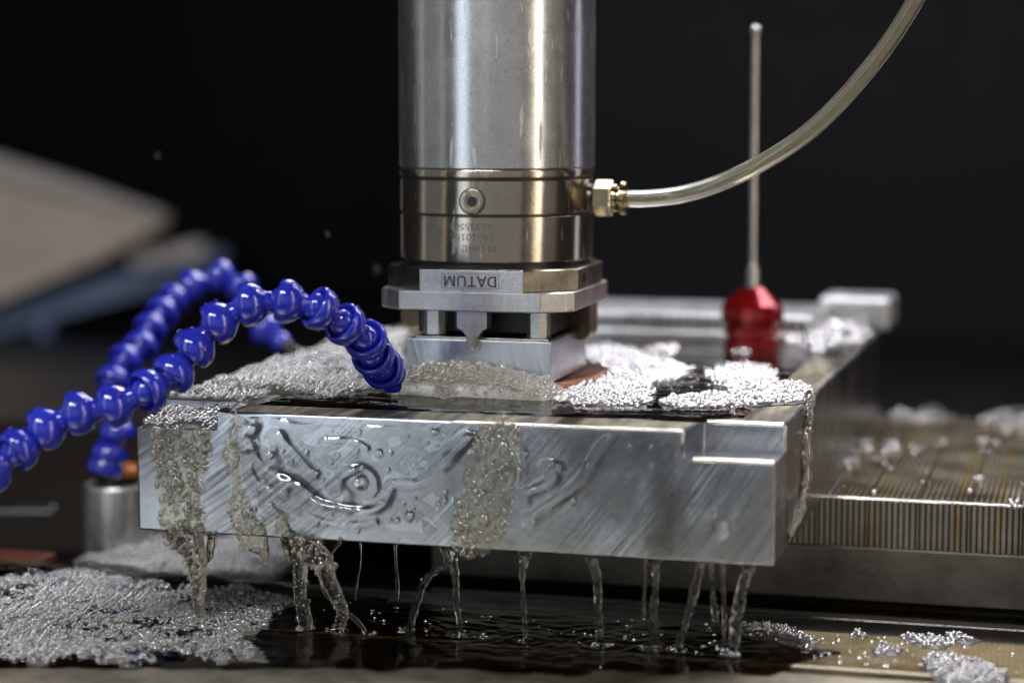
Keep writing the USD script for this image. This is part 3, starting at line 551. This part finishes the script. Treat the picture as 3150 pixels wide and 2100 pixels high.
def foam(name, label, poly, z, h, lump, n, rmin, rmax, cell=1.2, big=0, bigr=(1.3, 2.2), extra=None, power=2.5, pitch=1.25, base='foam_under', mat='bubble', keep=1.0, vary=.5, lift=.6, fade=3.0):
    t = thing(name, label, 'foam', None, 'stuff')
    def height(X, Y, d):
        X, Y, d = np.asarray(X, float), np.asarray(Y, float), np.asarray(d, float)
        e = np.clip(d / 3.5, 0, 1); e = e * (2 - e)
        nz = NZ(np.stack([X * .09, Y * .09, X * 0], -1).reshape(-1, 3)).reshape(X.shape)
        return e * (h + lump * np.clip(nz, -.6, 1)) + (extra(X, Y) * e if extra else 0) + .12
    obj('foam_base', grid_sheet(poly, z, cell, height), base, t, True)
    bubbles(t, poly, z, height, pitch, big, bigr, mat, keep, vary, lift, fade)
    return t

# film of coolant over the block top, and pool on the table
top = sbox(-60, -86, 101, 136).buffer(-6).buffer(6).difference(Point(104, -86).buffer(14)).buffer(-2).buffer(2)
fl = grid_sheet(top, .12, 2.0, lambda X, Y, d: np.clip(d / 4, 0, 1) * (.55 + ripple(X, Y, .07, .25)))
tag(obj('coolant_film', fl, 'film_top', None, True), 'thin film of coolant over the block top, dark reflection put into its tint', 'coolant film', None, 'stuff')
slotless = sbox(-420, -72, 420, -27.5)
tf = grid_sheet(sbox(60, -102.5, 400, -60.2), TZ + .06, 4.0, lambda X, Y, d: np.clip(d / 4, 0, 1) * (.25 + ripple(X, Y, .05, .15)))
tag(obj('coolant_sheet', tf, 'film_table', None, True), 'thin wet sheet on the brass coloured table plate at right', None, None, 'structure')
cf = grid_sheet(sbox(118.5, CY0 + .6, CX1 - 2, CY1 - 2), -40.98, 3.0, lambda X, Y, d: np.clip(d / 2.5, 0, 1) * (.4 + ripple(X, Y, .04, .02)))
tag(obj('chuck_film', cf, 'still_film', None, True), 'bead of coolant standing on the striped chuck top', 'coolant film', None, 'stuff')

# foam on the block
left = ragged(poly_z([(372, 930), (440, 872), (470, 846), (545, 836), (610, 815), (700, 790), (800, 778), (925, 772), (935, 800), (937, 880), (900, 900), (850, 895), (790, 908), (740, 917), (700, 906), (620, 906), (560, 921), (540, 936), (530, 956), (500, 962), (494, 985), (430, 985), (372, 970)], 0)).intersection(Polygon(upp).buffer(-.3))
foam('block_foam', 'grey white foam spread over the left half of the block top', left, .3, .9, 1.6, 26000, .45, 1.35, big=150, bigr=(1.1, 1.7), pitch=1.6, mat='bubble_soft', extra=lambda X, Y: 7 * np.exp(-((X + 60)**2 / 500 + (Y - 60)**2 / 2600)))
ntch = sbox(BX0 + .5, BY0 + .6, -67, -82).union(sbox(BX0 + .5, -82, -66, -60))
foam('notch_foam', 'coarse foam heaped in the left corner notch of the block', ntch, -8.2, 3.0, 2.0, 2400, .5, 1.5, .8, big=50, bigr=(1.0, 1.8), pitch=1.3, base='foam_under', extra=lambda X, Y: 4.5 * np.clip((Y + 100) / 25, 0, 1))
def arc_h(X, Y):
    t = (X - EX0) / (EX1 - EX0); top_ = np.interp(t, [-.1, 0, .14, .32, .56, .8, 1.0, 1.12], [5, 7.2, 9.6, 10.8, 10.0, 8.0, 5.4, 1.5])
    return (top_ - 1.5) * np.clip(1 - (EY0 - Y) / 19.0, 0, 1) ** .75
mp = poly_z([(925, 880), (960, 906), (1020, 921), (1090, 906), (1150, 914), (1210, 922), (1290, 922), (1300, 905)], 0).union(sbox(EX0 - .5, -55, EX1 + 2, EY0 + .3)).buffer(1).buffer(-1).intersection(sbox(EX0 - 2, -90, EX1 + 6, EY0 + .2))
tmd = thing('electrode_foam', 'translucent mound of bubbles piled against the front of the electrode', 'foam', None, 'stuff')
def mh(X, Y, d):
    e = np.clip(np.asarray(d) / 3.0, 0, 1); near = np.clip(1 - (EY0 - np.asarray(Y)) / 4.0, 0, 1)
    return np.maximum(e, near * .98) * (1.5 + arc_h(np.asarray(X), np.asarray(Y))) + .1
obj('foam_base', grid_sheet(mp, .3, .7, mh), 'foam_mound', tmd, True)
bubbles(tmd, mp, .3, mh, .95, 70, (.7, 1.5), 'bubble_clear')
bubbles(tmd, mp, .9, mh, 1.5, 30, (.9, 1.5), 'bubble_clear', .6, .6)
right = ragged(unary_union([poly_z(p, 0) for p in (
    [(1269, 890), (1300, 872), (1340, 868), (1385, 868), (1345, 835), (1338, 806), (1395, 797), (1498, 820), (1600, 853), (1555, 872), (1482, 898), (1505, 926), (1482, 936), (1421, 934), (1345, 938), (1269, 925)],
    [(1612, 861), (1650, 848), (1707, 842), (1764, 848), (1787, 861), (1790, 886), (1673, 899), (1640, 880)],
    [(1509, 929), (1559, 911), (1612, 911), (1673, 907), (1700, 886), (1764, 884), (1840, 884), (1875, 905), (1860, 925), (1783, 930), (1669, 938), (1593, 944), (1543, 940)],
    [(1482, 806), (1530, 797), (1566, 806), (1540, 818), (1500, 817)], [(1680, 812), (1705, 804), (1726, 812), (1705, 819)])]), 2.0).intersection(Polygon(upp).buffer(-.3)).difference(Point(rcx, rcy).buffer(11.5)).difference(sbox(EX0, EY0, 33, 31))
def foams(name, label, mp_, *a, **k):
    gs = list(mp_.geoms) if hasattr(mp_, 'geoms') else [mp_]; tot = sum(g.area for g in gs); t = None
    return gs, tot
gs = list(right.geoms) if hasattr(right, 'geoms') else [right]
tr = thing('block_foam', 'bright white foam around the black wet patch on the right of the block top', 'foam', None, 'stuff')
for g in gs:
    if g.area < 8: continue
    def hh(X, Y, d): X = np.asarray(X, float); e = np.clip(np.asarray(d, float) / 2.5, 0, 1); return e * (2 - e) * (.25 + .2 * NZ(np.stack([X * .12, np.asarray(Y) * .12, X * 0], -1).reshape(-1, 3)).reshape(X.shape)) + .1
    obj('foam_base', grid_sheet(g, .3, .9, hh), 'foam_under', tr, True)
    bubbles(tr, g, .3, hh, 1.7, int(g.area * .012), (1.0, 1.4), 'bubble_bright', .97, .5)
rear = ragged(poly_z([(1790, 800), (1820, 770), (1850, 745), (1900, 735), (1960, 740), (2010, 750), (2000, 785), (1960, 812), (1930, 822), (1863, 815)], 0), 2.5).intersection(sbox(BX0, BY0, BX1 - .3, 203))
foam('rear_foam', 'blurred foam heap at the far right corner of the block', rear, 0.3, 2.5, 3.0, 5200, .6, 1.8, 2.0, pitch=2.6, base='foam_under', mat='bubble_bright', keep=.55)
# foam on the table
tl = ragged(poly_z([(-420, 1335), (0, 1330), (60, 1310), (200, 1314), (330, 1332), (450, 1346), (560, 1352), (640, 1368), (690, 1390), (650, 1415), (605, 1440), (560, 1468), (590, 1490), (612, 1505), (605, 1522), (560, 1518), (520, 1529), (455, 1512), (390, 1508), (340, 1522), (290, 1530), (200, 1519), (110, 1531), (0, 1522), (-420, 1530)], TZ), 3.0, .1)
foam('table_foam', 'wide sheet of fine grey foam on the table at lower left', tl, TZ + .25, .3, 1.0, 42000, .32, .8, 1.4, big=420, bigr=(1.0, 1.7), pitch=1.35, lift=.5, vary=.72, base='foam_soft', mat='bubble_soft', fade=9.0)
tl2 = poly_z([(-420, 1552), (0, 1550), (350, 1556), (560, 1552), (600, 1568), (600, 1640), (-420, 1640)], TZ) if False else None
fb = poly_z([(170, 1300), (260, 1268), (330, 1238), (430, 1240), (520, 1240), (640, 1238), (720, 1262), (730, 1300), (640, 1325), (520, 1330), (430, 1335), (300, 1318)], TB)
foam('table_foam', 'pale blurred foam bank on the table behind the block corner', fb, TB + .3, 1.5, 2.0, 7000, .5, 1.1, 2.0, big=60, pitch=1.5, mat='bubble_soft')
patches = [([(2065, 1462), (2100, 1457), (2150, 1460), (2192, 1472), (2170, 1490), (2110, 1484)], 'flat oval foam patch on the table plate, largest of the far row'),
           ([(2170, 1456), (2200, 1453), (2252, 1470), (2225, 1480), (2190, 1472)], 'small pointed foam patch nearest the dark channel at right'),
           ([(2003, 1490), (2025, 1476), (2074, 1490), (2060, 1503), (2010, 1505)], 'small bright foam patch standing alone on the table plate'),
           ([(2119, 1520), (2130, 1503), (2190, 1505), (2260, 1520), (2312, 1548), (2318, 1575), (2160, 1575), (2140, 1545)], 'big foam patch at the front right of the table'),
           ([(1958, 1452), (1975, 1448), (1995, 1458), (1970, 1461)], 'tiny foam blob near the dark channel on the table plate'),
           ([(1703, 1436), (1760, 1430), (1830, 1448), (1884, 1472), (1860, 1478), (1800, 1462), (1720, 1452)], 'string of bubbles at the edge of the dark pool')]
def patch(name, pts, label, z, pitch, keep, h=.5, base=True, mat='bubble'):
    g = poly_z(pts, z); g = g.buffer(1.5).buffer(-1.5) if g.area > 60 else g
    def hp(X, Y, d): return np.clip(np.asarray(d, float) / 2, 0, 1) * h + .08
    t = thing(name, label, 'foam', 'scattered foam patches')
    t.ClearCustomDataByKey('group')
    if base: obj('foam_base', grid_sheet(g, z, .5, hp), 'foam_under', t, True)
    bubbles(t, g, z, hp, pitch, 0, mat=mat, keep=keep, vary=.7, fade=2.5)
for p, l in patches: patch('foam_patch', p, l, TZ + .25, 1.4, .9)
for p, l in (([(2040, 950), (2070, 940), (2150, 938), (2195, 955), (2140, 972), (2070, 970)], 'blurred foam patch farthest up the striped chuck'),
             ([(2245, 960), (2290, 942), (2380, 940), (2400, 985), (2330, 998), (2260, 980)], 'blurred foam patch on the chuck cut by the right picture edge'),
             ([(1950, 1030), (1985, 1012), (2060, 1015), (2115, 1032), (2060, 1048), (1985, 1045), (1950, 1085), (1938, 1070)], 'hooked foam patch on the chuck close to the block'),
             ([(2245, 1020), (2280, 1010), (2312, 1020), (2280, 1032)], 'small round foam patch mid way up the chuck'),
             ([(2236, 1100), (2255, 1090), (2275, 1102), (2255, 1108)], 'pair of bubbles on the chuck near its front edge'),
             ([(2318, 1150), (2335, 1142), (2390, 1138), (2390, 1165), (2330, 1165)], 'foam lump on the chuck front edge at right')):
    patch('foam_patch', p, l, -40.7, 2.2, .2, .2, False, 'bubble')

def loose(name, label, poly, z, n, r0, r1):
    x0, y0, x1, y1 = poly.bounds; c = rng.uniform((x0, y0), (x1, y1), (n * 3, 2)); c = c[contains_xy(poly, c[:, 0], c[:, 1])][:n]
    t = thing(name, label, 'bubbles', None, 'stuff'); instancer(t, np.c_[c, np.full(len(c), z)], r0 + (r1 - r0) * rng.random(len(c)) ** 2, 'bubble_bright')
loose('loose_bubbles', 'tiny single bubbles scattered on the wet table plate', sbox(80, -102, 230, -60), TZ + .35, 110, .3, .9)
loose('loose_bubbles', 'tiny single bubbles scattered on the striped chuck', sbox(120, 24, 290, 200), -40.7, 70, .4, 1.2)
loose('loose_bubbles', 'single bubbles floating on the dark pool', sbox(-60, -100, 110, -62), TZ + .8, 90, .25, .8)
loose('loose_bubbles', 'single bubbles on the wet black patch of the block top', sbox(35, -70, 100, 60), .8, 60, .3, .8)
# ------------------------------------------------------------------ streams of coolant
def stream(label, pts, flat=.55, mat='froth_film', y=None, plane='y', wob=.16, n=70, bub=0, off=0.0):
    """pts: (X, Y, half width, y-plane). A rope of liquid, flattened, lumpy."""
    X, Y, hw, yy = pts[0]; e_ = 1215 + (X - 320) * .0584
    if plane == 'y' and Y > e_: pts = [(X, e_ - 6, hw * 1.5, yy)] + list(pts)
    C_, R_ = [], []
    for X, Y, hw, yy in pts:
        p = on_y(X, Y, yy) if plane == 'y' else on_x(X, Y, yy); C_.append(p); D = (p - CAM) @ FW; R_.append(hw * S * D / F)
    sp_ = spline(np.c_[np.array(C_), R_], n); P_, R2 = sp_[:, :3], np.maximum(sp_[:, 3], .25)
    ns = 22; g = np.arange(ns) * 2 * np.pi / ns
    e1 = np.array([1.0, 0, 0]) if plane == 'y' else np.array([0, 1.0, 0]); e2 = np.array([0, -1.0, 0]) if plane == 'y' else np.array([1.0, 0, 0])
    tt = np.gradient(P_, axis=0); tt /= np.linalg.norm(tt, axis=1, keepdims=True)
    E1 = e1 - tt * (tt @ e1)[:, None]; E1 /= np.linalg.norm(E1, axis=1, keepdims=True)
    fl_ = np.interp(np.arange(n), [0, n-1], [flat, flat]) if np.isscalar(flat) else np.interp(np.linspace(0, 1, n), *zip(*flat))
    v = P_[:, None] + R2[:, None, None] * (np.cos(g)[None, :, None] * E1[:, None] + np.sin(g)[None, :, None] * (fl_[:, None, None] * e2))
    nz = NZ((v * np.array([.45, .45, .22])).reshape(-1, 3)).reshape(v.shape[:2]) + .6 * NZ((v * np.array([1.1, 1.1, .5])).reshape(-1, 3) + 9).reshape(v.shape[:2])
    v = v + (v - P_[:, None]) * (wob * nz)[..., None]
    i, j = np.meshgrid(np.arange(n - 1), np.arange(ns), indexing='ij'); j2 = (j + 1) % ns
    q_ = np.stack([i*ns + j, i*ns + j2, (i+1)*ns + j2, (i+1)*ns + j], -1).reshape(-1, 4); f = np.vstack([q_[:, [0, 1, 2]], q_[:, [0, 2, 3]]]); vv = np.vstack([v.reshape(-1, 3), P_[0], P_[-1]])
    r = np.arange(ns); r2 = (r + 1) % ns
    f = np.vstack([f, np.stack([r2, r, np.full(ns, len(vv) - 2)], 1), np.stack([r + (n-1)*ns, r2 + (n-1)*ns, np.full(ns, len(vv) - 1)], 1)])
    m = trimesh.Trimesh(vv, f, process=False)
    if m.volume < 0: m.invert()
    if P_[-1][2] < -62: LAND.append((P_[-1][0], P_[-1][1], R2[-1], label))
    t = thing('coolant_stream', label, 'water stream')
    obj('stream', m, mat, t, True)
    if bub:
        k = rng.integers(0, n, bub); a = np.clip(rng.normal(math.pi / 2, .85, bub), 0, math.pi); rr = 0
        pos = P_[k] + R2[k, None] * (np.cos(a)[:, None] * E1[k] * 1.08 + np.sin(a)[:, None] * (fl_[k, None] * e2) * 1.0)
        rad = (.22 + .75 * rng.random(bub) ** 2.2) * np.clip(R2[k] / 4, .35, 1.2); rad[: bub // 12] *= 1.7
        instancer(t, pos, rad, 'bubble_clear', (1, 1, 1.25))
    return t
LAND = []
fy = BY0 + .2
stream('broad frothy stream pouring from the left notch down to the foam', [(418, 985, 70, fy), (416, 1040, 68, fy), (410, 1095, 54, fy), (414, 1150, 50, fy), (420, 1195, 53, fy), (426, 1222, 48, fy)], .1, bub=470, n=80)
stream('frothy tapering fall below the left corner of the block', [(424, 1212, 46, fy), (432, 1238, 42, fy), (444, 1264, 29, fy), (452, 1300, 23, fy), (455, 1350, 18, fy), (458, 1390, 12, fy), (459, 1424, 9, fy)], [(0, .3), (.3, .7), (1, .9)], 'water_frothy', bub=260, n=80)
stream('short frothy drip right of the broad left stream', [(486, 1228, 12, fy), (484, 1255, 11, fy), (481, 1275, 8, fy), (480, 1293, 4, fy)], .7, 'water_frothy', bub=50, n=30)
stream('frothy stream running from the top edge beside the left notch', [(552, 955, 26, fy), (534, 1005, 14, fy), (532, 1055, 22, fy), (545, 1110, 14, fy), (552, 1160, 27, fy), (562, 1205, 34, fy), (585, 1238, 34, fy), (602, 1262, 18, fy), (606, 1298, 6, fy)], [(0, .14), (.7, .2), (1, .8)], bub=280, n=90)
stream('frothy stream under the edge falling steeply to the pool', [(655, 1175, 14, fy), (652, 1215, 20, fy), (672, 1250, 26, fy), (688, 1290, 19, fy), (690, 1350, 15, fy), (697, 1400, 17, fy), (702, 1442, 15, fy)], [(0, .2), (.35, .5), (1, .8)], 'water_frothy', bub=140, n=80)
stream('bubbly stream bending right into the pool', [(706, 1250, 30, fy), (738, 1285, 28, fy), (752, 1325, 20, fy), (772, 1368, 17, fy), (786, 1405, 14, fy), (773, 1446, 14, fy)], .7, 'water_frothy', bub=180, n=70)
stream('thin clear strand leaving the bubbly stream to the right', [(786, 1398, 5, fy), (812, 1418, 6, fy), (832, 1440, 5, fy), (848, 1460, 4, fy)], .9, 'water', n=40)
stream('central frothy stream over the block face', [(1172, 960, 26, fy), (1150, 1000, 45, fy), (1132, 1050, 58, fy), (1132, 1100, 60, fy), (1122, 1150, 56, fy), (1100, 1200, 60, fy), (1078, 1245, 44, fy), (1058, 1272, 22, fy)], .09, bub=400, n=90)
for lab, pts in (('hair thin drip below the block, left of the arched strand', [(826, 1305, 2.2, -95), (820, 1340, 2.5, -95), (816, 1378, 2, -95)]),
    ('fine straight drip below the block edge', [(908, 1262, 3, -95), (911, 1310, 3.5, -95), (913, 1375, 2.5, -95)]),
    ('arched clear strand curling down to the pool', [(1016, 1302, 8, -97), (996, 1312, 9, -97), (972, 1342, 9, -97), (957, 1385, 9, -97), (944, 1430, 9, -97), (932, 1474, 10, -97)]),
    ('clear stream beside the arched strand', [(1030, 1262, 17, -98), (1038, 1290, 12, -98), (1046, 1330, 8, -98), (1049, 1385, 7, -98), (1056, 1430, 6, -98), (1061, 1468, 6, -98)]),
    ('clear drip with a hanging bead in the middle of the edge', [(1206, 1274, 14, -98), (1203, 1295, 10, -98), (1200, 1320, 6, -98), (1203, 1380, 5, -98), (1206, 1440, 5, -98), (1208, 1480, 4, -98)]),
    ('clear stream right of centre running straight to the pool', [(1362, 1286, 14, -98), (1369, 1315, 11, -98), (1374, 1370, 8, -98), (1378, 1440, 7, -98), (1379, 1495, 8, -98)]),
    ('hair thin drip left of the flared stream', [(1482, 1290, 3, -96), (1480, 1350, 3, -96), (1478, 1420, 2.5, -96)]),
    ('twisting stream that flares where it meets the pool', [(1503, 1293, 16, -98), (1507, 1320, 8, -98), (1505, 1360, 7, -98), (1503, 1410, 10, -98), (1502, 1455, 11, -98), (1500, 1500, 20, -98)]),
    ('slanting clear stream leaning left', [(1608, 1298, 9, -98), (1598, 1345, 10, -98), (1583, 1400, 9, -98), (1568, 1450, 9, -98), (1558, 1485, 8, -98)]),
    ('thin drip right of the slanting stream', [(1634, 1298, 6, -94), (1637, 1350, 5, -94), (1641, 1400, 8, -94), (1645, 1428, 5, -94)]),
    ('thin drip close to the right corner stream', [(1660, 1302, 5, -92), (1662, 1360, 5, -92), (1664, 1430, 5, -92), (1660, 1490, 4, -92)]),
    ('thick twisting stream under the right corner of the block', [(1720, 1305, 15, -98), (1706, 1345, 12, -98), (1697, 1390, 13, -98), (1690, 1440, 14, -98), (1684, 1490, 11, -98), (1680, 1530, 8, -98)])):
    stream(lab, pts, .9, 'water', n=80, wob=.22)
stream('frothy stream down the right side of the block', [(1858, 905, 31, BX1 + .2), (1856, 950, 31, BX1 + .2), (1848, 1010, 34, BX1 + .2), (1846, 1070, 34, BX1 + .2), (1842, 1130, 31, BX1 + .2), (1830, 1185, 23, BX1 + .2), (1812, 1232, 13, BX1 + .2)], .25, plane='x', bub=420, n=70)
def pool_h(X, Y, d):
    h = .6 + .4 * ripple(X, Y, .06, 1.0) + .22 * ripple(X + 40, Y, .19, 1.0)
    for x, y, r, lb in LAND:
        q = np.hypot(X - x, Y - y) + 1.6 * ripple(X, Y, .2, 1.0); h = h + .22 * np.cos(q * 1.25) * np.exp(-q / 9.0) * np.clip(q / 1.0, .3, 1)
    return np.clip(d / 6, 0, 1) * h
pool_p = ragged(poly_z([(-400, 1250), (-400, 1536), (640, 1533), (1500, 1545), (1760, 1548), (1800, 1520), (1930, 1500), (1800, 1475), (1700, 1445), (1500, 1425), (900, 1385), (640, 1340)], TZ), 4.0, .07)
tag(obj('coolant_pool', grid_sheet(pool_p, TZ + .1, .8, pool_h), 'film_pool', None, True), 'dark rippled coolant pool on the table below the block', None, None, 'structure')
for k, (x, y, r, lb) in enumerate(LAND):
    g = Point(x, y).buffer(r + 2.2); t = thing('splash_froth', 'froth ring at the foot of the ' + ' '.join(lb.split()[:9]), 'foam')
    pts = lattice(g, 1.3); pts = pts[(np.hypot(*(pts - (x, y)).T) > r * .8) & (rng.random(len(pts)) < .5)]
    instancer(t, np.c_[pts, np.full(len(pts), TZ + .7)], rng.uniform(.2, .6, len(pts)), 'bubble')
jt = [at_d(662, 797, 842), at_d(700, 820, 830), at_d(735, 850, 815), at_d(775, 872, 795)]
jm = tube(spline(np.c_[np.array(jt), [2.0, 3.0, 4.5, 6.0]], 40)[:, :3], spline(np.c_[np.array(jt), [2.0, 3.2, 4.4, 5.5]], 40)[:, 3], 20, .6)
jm.vertices += (NZ(jm.vertices * .5) * .8)[:, None] * np.array([.3, .3, 1])
tag(obj('coolant_jet', jm, 'water_frothy', None, True), 'fan of coolant spraying from the rear blue hose onto the foam', 'water jet')
# coolant running over the face
def rivulet(label, pts, hw):
    P_ = spline([on_y(X, Y, BY0 + .05) for X, Y in pts], 90); P_[:, 1] += .24; w = hw * 1.5 * S * 640 / F * (1 + .35 * NZ(P_ * .12)); w[0] *= .4; w[-1] *= .4
    tag(obj('water_rivulet', tube(P_, w, 16, .8), 'rivulet_water', None, True), label, 'water rivulet')
fx0, fx1, fz0, fz1 = -62.0, 86.0, BZ + .9, -.9
gx, gz = np.meshgrid(np.arange(fx0, fx1, .4), np.arange(fz0, fz1, .4), indexing='ij')
def nz2(a, b, c, d=0): return NZ(np.stack([gx * a + c, gz * b + d, gx * 0 + c], -1).reshape(-1, 3)).reshape(gx.shape)
w1, w2 = nz2(.07, .07, 3), nz2(.07, .1, 7)
w3 = NZ(np.stack([gx * .11 + w1 * 1.2, gz * .16 + w2 * 1.2, gx * 0 + 5], -1).reshape(-1, 3)).reshape(gx.shape)
side = np.clip((52 - gx) / 30, .15, 1)
hgt = side * .34 * np.log1p(np.exp((.1 + 1.2 * w2 + 1.1 * w3) / .34))
from shapely.geometry import LineString
import shapely
G = shapely.points(gx.ravel(), gz.ravel())
def ridge(pts, hw, h):
    """A rope of water winding down the face, raised out of the film."""
    p = spline([on_y(X, Y, BY0) for X, Y in pts], 80)[:, [0, 2]]; w = hw * S * 640 / F
    d = shapely.distance(LineString(p), G).reshape(gx.shape) / (w * (1 + .3 * w1)); return h * np.exp(-d**2 * 1.1) * (1 + .3 * w3)
for pts, hw, h in (([(560, 1012), (592, 1062), (640, 1098), (690, 1122), (728, 1152), (780, 1166), (850, 1172), (880, 1156), (905, 1115), (958, 1112), (990, 1090), (1032, 1048), (1078, 1003)], 15, 1.5),
    ([(1412, 998), (1372, 1048), (1342, 1100), (1290, 1142), (1225, 1188)], 14, 1.3), ([(1282, 1072), (1262, 1072), (1272, 1092), (1240, 1120), (1205, 1150)], 14, 1.2),
    ([(772, 1120), (800, 1085), (838, 1080), (858, 1100), (852, 1135)], 12, 1.3), ([(572, 1058), (590, 1108), (602, 1118), (650, 1122)], 12, 1.1), ([(580, 962), (650, 968), (700, 978), (730, 972), (820, 978), (900, 983), (1000, 990)], 9, .8),
    ([(640, 1000), (690, 1060), (720, 1090)], 13, .9), ([(745, 1010), (800, 1012), (840, 1030)], 9, .8), ([(700, 1180), (780, 1205), (860, 1200)], 12, .8)):
    hgt = np.maximum(hgt, 0) + ridge(pts, hw, h)
drops = [(828, 1108, 17), (650, 1138, 12), (940, 1185, 12), (870, 1040, 9)] + [(rng.uniform(560, 1500), rng.uniform(990, 1240), rng.uniform(3, 8)) for _ in range(70)]
for X, Y, hw in drops:
    p = on_y(X, Y, BY0); w = hw * S * 640 / F; hgt = hgt + 1.0 * w * np.sqrt(np.clip(1 - ((gx - p[0])**2 + (gz - p[2])**2 / 1.3) / w**2, 0, 1))
rim = np.clip(np.minimum.reduce([gx - fx0, fx1 - gx, gz - fz0, fz1 - gz]) / 4, 0, 1); hgt = hgt * rim + .03
k_ = np.arange(gx.size).reshape(gx.shape); q_ = np.stack([k_[:-1, :-1], k_[1:, :-1], k_[1:, 1:], k_[:-1, 1:]], -1).reshape(-1, 4)
tag(obj('face_film', trimesh.Trimesh(np.stack([gx, BY0 - hgt, gz], -1).reshape(-1, 3), np.vstack([q_[:, [0, 1, 2]], q_[:, [0, 2, 3]]]), process=False), 'clear_film', None, True), 'clear coolant with winding rivulets running over the front face of the block', 'coolant film', None, 'stuff')
def drop(label, X, Y, hw):
    p = on_y(X, Y, BY0); r = hw * S * 640 / F
    tag(obj('water_drop', trimesh.Trimesh(ICO3.vertices * np.array([r, r * .45, r * 1.15]) + p + [0, r * .12, 0], ICO3.faces, process=False), 'water', None, True), label, 'water drop')
drop('bright drop near the right lower corner of the block face', 1655, 1215, 24); drop('small drop under the notch on the right of the block face', 1640, 1180, 8)
for X, Y, r, D, l in ((752, 537, 5, 800, 'bright flying drop left of the spindle'), (363, 357, 6, 900, 'faint flying drop high above the guard'), (866, 620, 6, 900, 'faint flying drop beside the holder')):
    tag(obj('flying_drop', trimesh.Trimesh(ICO2.vertices * (r * S * D / F * .5) * np.array([1, 1, 1.4]) + at_d(X, Y, D), ICO2.faces, process=False), 'water', None, True), l, 'water drop')
# hanging oil drop on the front foot
p = on_y(1087, 787, -38.9)
tag(obj('oil_drop', trimesh.Trimesh(ICO3.vertices * np.array([2.6, 1.0, 2.6]) + p, ICO3.faces, process=False), 'water_frothy', None, True), 'amber drop hanging from the front foot of the holder', 'oil drop')
